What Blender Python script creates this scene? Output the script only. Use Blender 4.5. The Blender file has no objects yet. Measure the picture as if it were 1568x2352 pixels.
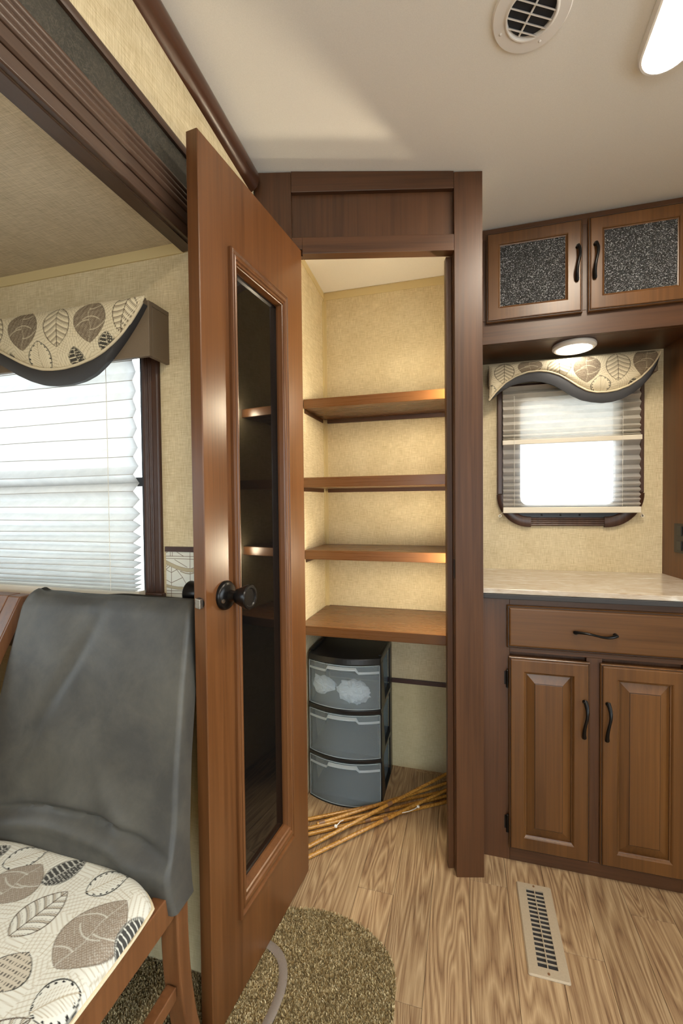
import bpy, bmesh, math, random
import numpy as np
from mathutils import Vector, Matrix

random.seed(7)
rng = np.random.default_rng(7)
scene = bpy.context.scene
COL = scene.collection

# ------------------------------------------------------------------ camera
F_PX, YAW, PITCH, ROLL = 1008.0, .2753, -.0236, -.0103
CAM = np.array([0., 0., 1.2])


def cam_axes():
    f = np.array([-math.sin(YAW) * math.cos(PITCH), math.cos(YAW) * math.cos(PITCH), math.sin(PITCH)])
    r = np.cross(f, [0, 0, 1]); r /= np.linalg.norm(r); u = np.cross(r, f)
    c, s = math.cos(ROLL), math.sin(ROLL)
    return c * r + s * u, -s * r + c * u, f


RGT, UPV, FWD = cam_axes()
cam_d = bpy.data.cameras.new('camera')
cam_o = bpy.data.objects.new('camera', cam_d)
COL.objects.link(cam_o)
cam_d.sensor_fit = 'VERTICAL'; cam_d.sensor_height = 36.0
cam_d.lens = F_PX / 2352 * 36.0
cam_d.clip_start = .02
m = Matrix.Identity(4)
for i in range(3):
    m[i][0], m[i][1], m[i][2], m[i][3] = RGT[i], UPV[i], -FWD[i], CAM[i]
cam_o.matrix_world = m
scene.camera = cam_o

# ------------------------------------------------------------------ world, exposure
w = bpy.data.worlds.new('overcast_sky'); scene.world = w; w.use_nodes = True
_nt = w.node_tree
_tc = _nt.nodes.new('ShaderNodeTexCoord'); _sx = _nt.nodes.new('ShaderNodeSeparateXYZ'); _rp = _nt.nodes.new('ShaderNodeValToRGB')
_nt.links.new(_tc.outputs['Generated'], _sx.inputs[0]); _nt.links.new(_sx.outputs[2], _rp.inputs[0])
_rp.color_ramp.elements[0].position = .0; _rp.color_ramp.elements[0].color = (.50, .50, .49, 1)     # bright paved ground
_rp.color_ramp.elements[1].position = .04; _rp.color_ramp.elements[1].color = (.88, .945, 1.0, 1)     # overcast sky
_nt.links.new(_rp.outputs[0], _nt.nodes['Background'].inputs[0])
_nt.nodes['Background'].inputs[1].default_value = 7.5
scene.view_settings.view_transform = 'Standard'
scene.view_settings.look = 'None'
scene.view_settings.gamma = 1.0
scene.view_settings.use_curve_mapping = False
scene.view_settings.exposure = 0.32
scene.cycles.max_bounces = 10
scene.cycles.diffuse_bounces = 6
scene.cycles.transparent_max_bounces = 24
scene.cycles.sample_clamp_indirect = 6.0
scene.cycles.caustics_reflective = False
scene.cycles.caustics_refractive = False
LAMP_W = 88.0      # emission of the ceiling lamp lenses
PUCK_W = 17.0
TAP_W = 560.0       # small lights on the pantry side wall


# ------------------------------------------------------------------ pixel -> point on a known plane
def hit(x, y, n, c):
    d = RGT * (x - 784) / F_PX - UPV * (y - 1176) / F_PX + FWD
    n = np.array(n, float)
    return CAM + d * ((c - n @ CAM) / (n @ d))


def pz(x, y, z): return hit(x, y, (0, 0, 1), z)
def py(x, y, Y): return hit(x, y, (0, 1, 0), Y)
def px(x, y, X): return hit(x, y, (1, 0, 0), X)


# ------------------------------------------------------------------ materials
def lin(r, g, b):
    def f(c):
        c /= 255.
        return c / 12.92 if c <= .04045 else ((c + .055) / 1.055) ** 2.4
    return (f(r), f(g), f(b), 1.)


class NT:
    def __init__(s, name):
        s.m = bpy.data.materials.new(name); s.m.use_nodes = True
        s.t = s.m.node_tree; s.t.nodes.clear()
        s.out = s.n('ShaderNodeOutputMaterial')

    def n(s, typ, ins=None, **kw):
        nd = s.t.nodes.new(typ)
        for k, v in kw.items(): setattr(nd, k, v)
        for k, v in (ins or {}).items():
            if isinstance(v, tuple) and len(v) == 2 and hasattr(v[0], 'outputs'):
                s.t.links.new(v[0].outputs[v[1]], nd.inputs[k])
            elif hasattr(v, 'outputs'):
                s.t.links.new(v.outputs[0], nd.inputs[k])
            else:
                nd.inputs[k].default_value = v
        return nd

    def coord(s, scale=(1, 1, 1), loc=None, kind='Object'):
        tc = s.n('ShaderNodeTexCoord')
        ins = {'Vector': (tc, kind), 'Scale': scale}
        if loc is not None: ins['Location'] = loc
        return s.n('ShaderNodeMapping', ins)

    def noise(s, vec, scale, detail=4, rough=.55, dist=0):
        return s.n('ShaderNodeTexNoise', {'Vector': vec, 'Scale': scale, 'Detail': detail, 'Roughness': rough, 'Distortion': dist})

    def ramp(s, fac, stops):
        r = s.n('ShaderNodeValToRGB', {'Fac': fac})
        el = r.color_ramp.elements
        while len(el) < len(stops): el.new(.5)
        for e, (p, c) in zip(el, stops): e.position = p; e.color = c
        return r

    def mix(s, fac, a, b, mode='MIX'):
        nd = s.n('ShaderNodeMix', data_type='RGBA', blend_type=mode)
        for k, v in ((0, fac), (6, a), (7, b)):
            if hasattr(v, 'outputs'):
                o = v.outputs[2] if v.bl_idname == 'ShaderNodeMix' else v.outputs[0]
                s.t.links.new(o, nd.inputs[k])
            else: nd.inputs[k].default_value = v
        return (nd, 2)

    def math(s, op, a, b=0.):
        return s.n('ShaderNodeMath', {0: a, 1: b}, operation=op)

    def bump(s, h, strength=.2, dist=.001):
        return s.n('ShaderNodeBump', {'Height': h, 'Strength': strength, 'Distance': dist})

    def pbr(s, **kw):
        b = s.n('ShaderNodeBsdfPrincipled', {k.replace('_', ' '): v for k, v in kw.items()})
        s.t.links.new(b.outputs[0], s.out.inputs[0])
        return b


def plain(name, col, rough=.5, metal=0., spec=.5, bump=0., bscale=200, var=.0):
    t = NT(name); c = t.coord()
    nz = t.noise(c, bscale, 3)
    d = tuple(v * (1 - var) for v in col[:3]) + (1,); l = tuple(min(1, v * (1 + var)) for v in col[:3]) + (1,)
    cr = t.ramp(nz, [(.3, d), (.7, l)])
    kw = dict(Base_Color=cr, Roughness=rough, Metallic=metal)
    kw['Specular IOR Level'] = spec
    if bump: kw['Normal'] = t.bump(nz, bump)
    t.pbr(**kw)
    return t.m


def wood(name, dark, light, axis='z', rough=.36, fine=1., bump=.06):
    """fine straight grain along one axis; relief and colour only"""
    t = NT(name)
    lo, hi = 2.2, 95.
    sc = {'z': (hi, hi, lo), 'x': (lo, hi, hi), 'y': (hi, lo, hi)}[axis]
    sb = {'z': (9, 9, .7), 'x': (.7, 9, 9), 'y': (9, .7, 9)}[axis]
    g = t.noise(t.coord(sc), fine, 5, .6, .4)
    b = t.noise(t.coord(sb), 1., 3, .5, .8)
    info = t.n('ShaderNodeObjectInfo')
    f = t.math('ADD', t.math('MULTIPLY', g, .55), t.math('MULTIPLY', b, .45))
    cr = t.ramp(f, [(.30, dark), (.5, tuple((a + c) / 2 for a, c in zip(dark, light))), (.72, light)])
    hv = t.n('ShaderNodeHueSaturation', {'Color': cr, 'Value': t.n('ShaderNodeMapRange', {0: (info, 'Random'), 3: .94, 4: 1.06})})
    t.pbr(Base_Color=hv, Roughness=t.n('ShaderNodeMapRange', {0: g, 3: rough - .04, 4: rough + .08}), Normal=t.bump(g, bump, .0006))
    return t.m


WD, WL = lin(56, 33, 18), lin(94, 60, 35)
M = {}
M['wood_v'] = wood('cherry_wood_vertical', WD, WL, 'z')
M['wood_h'] = wood('cherry_wood_horizontal', WD, WL, 'x')
M['shelf'] = wood('shelf_veneer', lin(90, 56, 27), lin(114, 75, 40), 'x', .26, 1., .03)
M['wood_y'] = wood('cherry_wood_lengthwise', WD, WL, 'y')
M['door_v'] = wood('door_veneer_vertical', lin(73, 43, 21), lin(112, 71, 38), 'z', .30)
M['door_h'] = wood('door_veneer_horizontal', lin(73, 43, 21), lin(112, 71, 38), 'x', .30)
M['cab_v'] = wood('cabinet_door_vertical', lin(70, 43, 18), lin(112, 74, 36), 'z', .32)
M['cab_h'] = wood('cabinet_door_horizontal', lin(70, 43, 18), lin(112, 74, 36), 'x', .32)
M['trim'] = wood('dark_cherry_moulding', lin(54, 31, 19), lin(86, 52, 33), 'y', .28)
M['fascia'] = wood('weathered_brown_fascia', lin(50, 34, 26), lin(88, 66, 52), 'y', .34)
M['trim_v'] = wood('dark_cherry_moulding_vertical', lin(50, 30, 22), lin(84, 56, 42), 'z', .32)
M['chair_wood'] = wood('chair_wood', lin(78, 46, 23), lin(120, 78, 46), 'z', .38)
M['groove'] = plain('dark_glaze', lin(38, 21, 12), .45)
M['black_metal'] = plain('black_bronze', lin(24, 23, 23), .28, .6, .5, 0, 90, .2)
M['steel'] = plain('brushed_steel', lin(170, 165, 155), .35, 1., .5, .1, 300, .2)
M['black_glass'] = plain('black_glass', lin(12, 12, 12), .03, 0, .30)
M['black_plastic'] = plain('black_plastic', lin(24, 24, 26), .35, 0, .4)
M['white_plastic'] = plain('white_plastic', lin(232, 228, 224), .4)
M['beige_metal'] = plain('beige_painted_metal', lin(176, 162, 140), .45, 0, .4, .05, 300, .05)
M['rail_cream'] = plain('cream_plastic', lin(222, 213, 194), .4)
M['cord'] = plain('white_cord', lin(225, 220, 208), .7)
M['taupe'] = plain('taupe_leatherette', lin(112, 97, 79), .5, 0, .35, .1, 500, .06)
M['charcoal'] = plain('charcoal_leatherette', lin(52, 51, 52), .5, 0, .4, .1, 500, .08)
M['piping'] = plain('cream_piping', lin(206, 192, 162), .75, 0, .2, .2, 700, .1)
M['strip'] = plain('grey_vinyl_strip', lin(126, 116, 108), .5, 0, .4, .1, 300, .05)
M['outlet'] = plain('dark_brown_plastic', lin(48, 43, 39), .4)
M['dark_void'] = plain('unlit_duct', lin(40, 40, 44), .8)
M['window_black'] = plain('black_window_frame', lin(34, 36, 42), .4)
M['batten'] = plain('cream_batten', lin(206, 188, 142), .5)
M['strap_dark'] = wood('dark_border_rail', lin(50, 26, 22), lin(70, 40, 34), 'x', .4)


def leather(name, a, b, scale, lo=.42, hi=.62, rough=.5):
    t = NT(name)
    c = t.coord()
    big = t.noise(c, scale, 7, .68, .25)
    fine = t.noise(c, 420, 3)
    cr = t.ramp(big, [(lo, a), (hi, b)])
    t.pbr(Base_Color=cr, Roughness=rough, Normal=t.bump(fine, .15, .0006), **{'Specular IOR Level': .35})
    return t.m


M['cover'] = leather('charcoal_cover_fabric', lin(60, 59, 56), lin(86, 83, 75), 8, .38, .78)


def crackle():
    t = NT('crackled_black_leatherette')
    c = t.coord((1, 1, 1))
    v = t.noise(c, 34, 6, .62, 1.6)
    r = t.math('ABSOLUTE', t.math('SUBTRACT', v, .5))
    v2 = t.noise(c, 80, 5, .6, 2.2)
    r2 = t.math('ABSOLUTE', t.math('SUBTRACT', v2, .5))
    cr = t.ramp(t.math('MINIMUM', r, r2), [(.0, lin(94, 88, 76)), (.012, lin(46, 44, 36)), (.06, lin(30, 30, 25))])
    big = t.noise(c, 7, 3)
    col = t.mix(t.n('ShaderNodeMapRange', {0: big, 1: .35, 2: .75, 3: 0., 4: .6}), cr, lin(62, 58, 50))
    t.pbr(Base_Color=col, Roughness=.5)
    return t.m


M['crackle'] = crackle()


def linen(name, a, b, ax='y'):
    """wallpaper with a fine woven look; ax is the axis the wall faces"""
    t = NT(name)
    if ax == 'y': s1, s2 = (30, 1, 420), (420, 1, 30)
    elif ax == 'x': s1, s2 = (1, 30, 420), (1, 420, 30)
    else: s1, s2 = (30, 420, 1), (420, 30, 1)
    n1 = t.noise(t.coord(s1), 1, 3, .6); n2 = t.noise(t.coord(s2), 1, 3, .6)
    n3 = t.noise(t.coord(), 14, 4)
    f = t.math('ADD', t.math('MULTIPLY', t.math('ADD', n1, n2), .42), t.math('MULTIPLY', n3, .16))
    cr = t.ramp(f, [(.36, a), (.62, b)])
    t.pbr(Base_Color=cr, Roughness=.75, Normal=t.bump(f, .12, .0005), **{'Specular IOR Level': .25})
    return t.m


LA, LB = lin(184, 166, 128), lin(224, 210, 176)
M['paper_y'] = linen('linen_wallpaper_facing_y', LA, LB, 'y')
M['paper_x'] = linen('linen_wallpaper_facing_x', LA, LB, 'x')
M['wainscot'] = linen('pale_lower_wallpaper', lin(176, 164, 128), lin(200, 190, 156), 'y')
M['ceil'] = plain('vinyl_ceiling', lin(236, 233, 227), .6, 0, .3, .12, 420, .03)
M['ceil_slide'] = linen('slide_ceiling_paper', lin(172, 160, 138), lin(210, 197, 174), 'z')
M['room'] = plain('room_wall_out_of_view', lin(196, 178, 140), .7)


def planks():
    t = NT('oak_vinyl_plank')
    info = t.n('ShaderNodeObjectInfo')
    tc = t.n('ShaderNodeTexCoord')
    off = t.n('ShaderNodeCombineXYZ', {0: t.math('MULTIPLY', (info, 'Random'), 17.), 1: t.math('MULTIPLY', (info, 'Random'), 31.), 2: 0.})
    v = t.n('ShaderNodeVectorMath', {0: (tc, 'Object'), 1: off}, operation='ADD')
    vs = t.n('ShaderNodeMapping', {'Vector': v, 'Scale': (11., .8, 1.)})
    lowf = t.noise(vs, 1.0, 2, .5, .3)
    # cathedral growth rings: bands of a stretched low-frequency field
    ringv = t.math('MULTIPLY', lowf, 20.)
    fr = t.math('FRACT', ringv)
    ring = t.n('ShaderNodeMapRange', {0: t.math('ABSOLUTE', t.math('SUBTRACT', fr, .5)), 1: 0., 2: .5})
    gv = t.n('ShaderNodeMapping', {'Vector': v, 'Scale': (330., 9., 1.)})
    grain = t.noise(gv, 1., 4, .65)
    bl = t.noise(t.n('ShaderNodeMapping', {'Vector': v, 'Scale': (16., 2., 1.)}), 1., 3)
    f = t.math('ADD', t.math('ADD', t.math('MULTIPLY', ring, .24), t.math('MULTIPLY', grain, .56)), t.math('MULTIPLY', bl, .28))
    cr = t.ramp(f, [(.28, lin(86, 62, 42)), (.42, lin(138, 108, 78)), (.60, lin(172, 144, 108)), (.84, lin(204, 180, 144))])
    hv = t.n('ShaderNodeHueSaturation', {'Color': cr, 'Value': t.n('ShaderNodeMapRange', {0: (info, 'Random'), 3: .86, 4: 1.12}), 'Saturation': .96})
    t.pbr(Base_Color=hv, Roughness=.42, Normal=t.bump(f, .10, .0006), **{'Specular IOR Level': .4})
    return t.m


M['plank'] = planks()


def counter():
    t = NT('marbled_laminate')
    n1 = t.noise(t.coord((8, 34, 34)), 1., 6, .68, 1.2)
    n2 = t.noise(t.coord((26, 90, 90)), 1., 4, .6, .8)
    f = t.math('ADD', t.math('MULTIPLY', n1, .65), t.math('MULTIPLY', n2, .35))
    cr = t.ramp(f, [(.30, lin(150, 122, 94)), (.42, lin(186, 170, 150)), (.55, lin(200, 188, 172)), (.70, lin(230, 226, 218))])
    t.pbr(Base_Color=cr, Roughness=.14)
    return t.m


M['counter'] = counter()


def rain_glass():
    t = NT('dark_textured_glass')
    v = t.n('ShaderNodeTexVoronoi', {'Vector': t.coord(), 'Scale': 340.})
    n = t.noise(t.coord(), 360, 3, .7)
    cr = t.ramp(n, [(.54, lin(22, 23, 26)), (.68, lin(188, 190, 192))])  # pale flecks put the sparkle of the glass into its base colour
    t.pbr(Base_Color=cr, Roughness=.22, Normal=t.bump(v, .9, .002))
    return t.m


M['rain'] = rain_glass()


def emit(name, col, s):
    t = NT(name)
    e = t.n('ShaderNodeEmission', {'Color': col, 'Strength': s})
    t.t.links.new(e.outputs[0], t.out.inputs[0])
    return t.m


M['lamp'] = emit('lit_ceiling_lens', (1., .88, .71, 1), LAMP_W)
M['tap'] = emit('lit_tap_lens', (1., .85, .60, 1), TAP_W)
M['puck'] = emit('lit_puck_lens', (1., .94, .85, 1), PUCK_W)


def shade(name, col, trans, clear, mott=0.):
    """pleated shade cloth: scatters, lets light through, a little see-through"""
    t = NT(name)
    nz = t.noise(t.coord((1, 1, 1)), 24, 5, .65)
    d = tuple(c * (1 - mott) for c in col[:3]) + (1,)
    cr = t.ramp(nz, [(.35, d), (.65, col)])
    df = t.n('ShaderNodeBsdfDiffuse', {'Color': cr}); tr = t.n('ShaderNodeBsdfTranslucent', {'Color': cr})
    mx = t.n('ShaderNodeMixShader', {0: trans, 1: df, 2: tr})
    tp = t.n('ShaderNodeBsdfTransparent')
    mx2 = t.n('ShaderNodeMixShader', {0: clear, 1: mx, 2: tp})
    t.t.links.new(mx2.outputs[0], t.out.inputs[0])
    return t.m


M['shade'] = shade('cream_pleated_shade', lin(230, 231, 230), .60, .02, .10)
M['crease'] = plain('crease_blocker', lin(190, 188, 184), .8)
M['shade_upper'] = shade('tan_pleated_shade', lin(218, 212, 200), .38, .02, .08)
M['shade_day'] = shade('sheer_pleated_shade', lin(236, 232, 226), .55, .30, .03)


def glass():
    t = NT('window_pane')
    g = t.n('ShaderNodeBsdfGlossy', {'Roughness': .02}); tp = t.n('ShaderNodeBsdfTransparent', {'Color': (.93, .96, .97, 1)})
    fr = t.n('ShaderNodeFresnel', {'IOR': 1.45})
    mx = t.n('ShaderNodeMixShader', {0: fr, 1: tp, 2: g})
    t.t.links.new(mx.outputs[0], t.out.inputs[0])
    return t.m


M['pane'] = glass()


def frosted(name, col, clear, rough=.25):
    t = NT(name)
    p = t.n('ShaderNodeBsdfPrincipled', {'Base Color': col, 'Roughness': rough, 'Normal': t.bump(t.noise(t.coord(), 700, 2), .25, .0005)})
    tr = t.n('ShaderNodeBsdfTranslucent', {'Color': col}); tp = t.n('ShaderNodeBsdfTransparent', {'Color': (.9, .95, 1., 1)})
    a = t.n('ShaderNodeMixShader', {0: .45, 1: p, 2: tr}); b = t.n('ShaderNodeMixShader', {0: clear, 1: a, 2: tp})
    t.t.links.new(b.outputs[0], t.out.inputs[0])
    return t.m


M['drawer_plastic'] = frosted('frosted_drawer_plastic', lin(196, 208, 214), .74)
M['drawer_tray'] = frosted('clear_drawer_tray', lin(200, 212, 220), .82)
M['drawer_rim'] = frosted('clear_drawer_rim', lin(206, 216, 222), .2)
M['paper_white'] = plain('white_tissue', lin(236, 232, 228), .8, 0, .2, .3, 60, .02)


def bamboo():
    t = NT('varnished_bamboo')
    info = t.n('ShaderNodeObjectInfo')
    n = t.noise(t.coord((40, 40, 40)), 4., 4, .6, 1.)
    cr = t.ramp(n, [(.3, lin(126, 84, 34)), (.55, lin(178, 130, 60)), (.75, lin(202, 160, 88))])
    t.pbr(Base_Color=cr, Roughness=.22)
    return t.m


M['bamboo'] = bamboo()
M['ferrule'] = plain('brown_ferrule', lin(124, 88, 58), .35, 0, .5)
M['white_tie'] = plain('white_nylon', lin(232, 230, 226), .35)


def vcol(name, rough=.85, spec=.15):
    t = NT(name)
    a = t.n('ShaderNodeAttribute', attribute_name='Print')
    n = t.noise(t.coord(), 900, 2)
    t.pbr(Base_Color=a, Roughness=rough, Normal=t.bump(n, .25, .0006), **{'Specular IOR Level': spec})
    return t.m


M['print'] = vcol('leaf_print_fabric')
M['border'] = vcol('leaf_border_paper', .5, .4)


def carpet_mat(name, attr):
    t = NT(name)
    if attr:
        c = t.n('ShaderNodeAttribute', attribute_name='Print')
    else:
        c = t.ramp(t.noise(t.coord(), 260, 4, .7), [(.35, lin(124, 108, 74)), (.65, lin(172, 152, 112))])
    t.pbr(Base_Color=c, Roughness=.95, **{'Specular IOR Level': .1})
    return t.m


M['carpet'] = carpet_mat('carpet_base', False)
M['pile'] = carpet_mat('carpet_pile', True)


# ------------------------------------------------------------------ mesh building
class MB:
    def __init__(s): s.v = []; s.f = []

    def add(s, vs, fs):
        k = len(s.v); s.v += [tuple(map(float, p)) for p in vs]; s.f += [tuple(i + k for i in q) for q in fs]; return s

    def box(s, x0, x1, y0, y1, z0, z1):
        if x0 > x1: x0, x1 = x1, x0
        if y0 > y1: y0, y1 = y1, y0
        if z0 > z1: z0, z1 = z1, z0
        return s.add([(x0, y0, z0), (x1, y0, z0), (x1, y1, z0), (x0, y1, z0), (x0, y0, z1), (x1, y0, z1), (x1, y1, z1), (x0, y1, z1)],
                     [(0, 3, 2, 1), (4, 5, 6, 7), (0, 1, 5, 4), (1, 2, 6, 5), (2, 3, 7, 6), (3, 0, 4, 7)])

    def hexa(s, p):
        """8 points: bottom four counter-clockwise, top four"""
        return s.add(p, [(0, 3, 2, 1), (4, 5, 6, 7), (0, 1, 5, 4), (1, 2, 6, 5), (2, 3, 7, 6), (3, 0, 4, 7)])

    def prism(s, poly, a, b, axis='z'):
        """extrude a counter-clockwise 2D outline between a and b along an axis"""
        n = len(poly)
        mk = {'z': lambda p, h: (p[0], p[1], h), 'y': lambda p, h: (p[0], h, p[1]), 'x': lambda p, h: (h, p[0], p[1])}[axis]
        vs = [mk(p, a) for p in poly] + [mk(p, b) for p in poly]
        return s.add(vs, [tuple(range(n))[::-1], tuple(range(n, 2 * n))] + [(i, (i + 1) % n, n + (i + 1) % n, n + i) for i in range(n)])

    def loops(s, rings, caps=True, closed=True):
        n = len(rings[0]); vs = [p for r in rings for p in r]; fs = []
        for i in range(len(rings) - 1):
            for j in range(n if closed else n - 1):
                k = (j + 1) % n
                fs.append((i * n + j, i * n + k, (i + 1) * n + k, (i + 1) * n + j))
        if caps and closed:
            fs.append(tuple(range(n))[::-1]); fs.append(tuple(range((len(rings) - 1) * n, len(rings) * n)))
        return s.add(vs, fs)

    def tube(s, path, r, seg=10, flat=1., caps=True):
        P = [np.array(p, float) for p in path]; rings = []
        up = None
        for i, p in enumerate(P):
            t = P[min(i + 1, len(P) - 1)] - P[max(i - 1, 0)]; t /= np.linalg.norm(t) + 1e-12
            if up is None:
                a = np.array([0, 0, 1.]) if abs(t[2]) < .9 else np.array([1., 0, 0])
                up = np.cross(np.cross(t, a), t)
            up = up - t * (up @ t); up /= np.linalg.norm(up) + 1e-12
            sd = np.cross(t, up)
            rr = r[i] if hasattr(r, '__len__') else r
            rings.append([p + rr * (math.cos(q) * sd + flat * math.sin(q) * up) for q in np.linspace(0, 2 * math.pi, seg, endpoint=False)])
        return s.loops(rings, caps)

    def lathe(s, prof, c, axis, seg=32):
        """prof: (distance along axis, radius)"""
        ax = np.array(axis, float); ax /= np.linalg.norm(ax)
        a = np.array([0, 0, 1.]) if abs(ax[2]) < .9 else np.array([1., 0, 0])
        u = np.cross(ax, a); u /= np.linalg.norm(u); v = np.cross(ax, u); c = np.array(c, float)
        rings = [[c + ax * h + r * (math.cos(q) * u + math.sin(q) * v) for q in np.linspace(0, 2 * math.pi, seg, endpoint=False)] for h, r in prof]
        return s.loops(rings)

    def frame(s, x0, x1, z0, z1, prof, y):
        """mitred rectangular moulding in the XZ plane; prof = (inset, depth towards -y)"""
        rings = [[(x0 + i, y - d, z0 + i), (x1 - i, y - d, z0 + i), (x1 - i, y - d, z1 - i), (x0 + i, y - d, z1 - i)] for i, d in prof]
        return s.loops(rings + [rings[0]], caps=False)

    def grid(s, pts):
        pts = np.asarray(pts); a, b = pts.shape[:2]
        ix = np.arange(a * b).reshape(a, b)
        fs = np.stack([ix[:-1, :-1], ix[1:, :-1], ix[1:, 1:], ix[:-1, 1:]], -1).reshape(-1, 4)
        return s.add(pts.reshape(-1, 3), fs.tolist())


def build(name, mb, mat, parent=None, root=None, bevel=0., smooth=None, local=False, seg=2):
    me = bpy.data.meshes.new(name)
    vs = mb.v
    root = root or parent
    if root is not None and not local:
        inv = root.matrix_basis.inverted()
        vs = [tuple(inv @ Vector(p)) for p in vs]
    me.from_pydata(vs, [], mb.f); me.validate(); me.update()
    me.materials.append(M[mat])
    if smooth is not None:
        me.polygons.foreach_set('use_smooth', [True] * len(me.polygons))
        me.set_sharp_from_angle(angle=math.radians(smooth))
    o = bpy.data.objects.new(name, me); COL.objects.link(o)
    if parent is not None: o.parent = parent
    if bevel:
        b = o.modifiers.new('edge', 'BEVEL'); b.width = bevel; b.segments = seg; b.limit_method = 'ANGLE'; b.angle_limit = math.radians(40)
    return o


def tag(o, label, cat, group=None, kind=None):
    if label: o['label'] = label
    if cat: o['category'] = cat
    if group: o['group'] = group
    if kind: o['kind'] = kind
    return o


def thing(name, label, cat, loc=(0, 0, 0), rz=0., group=None):
    o = bpy.data.objects.new(name, None); COL.objects.link(o)
    o.empty_display_size = .05
    o.location = loc; o.rotation_euler = (0, 0, rz)
    o.matrix_basis = Matrix.Translation(loc) @ Matrix.Rotation(rz, 4, 'Z')
    return tag(o, label, cat, group)


def struct(name, mb, mat, bevel=0., label=None, **kw):
    o = build(name, mb, mat, bevel=bevel, **kw); o['kind'] = 'structure'
    if label: o['label'] = label
    return o


def put_colors(o, rgb):
    a = o.data.attributes.new('Print', 'FLOAT_COLOR', 'POINT')
    c = np.ones((len(o.data.vertices), 4), np.float32); c[:, :3] = rgb
    a.data.foreach_set('color', c.ravel())


# ------------------------------------------------------------------ flat prints (leaf fabric), evaluated per vertex
def L3(r, g, b): return np.array(lin(r, g, b)[:3])


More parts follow.
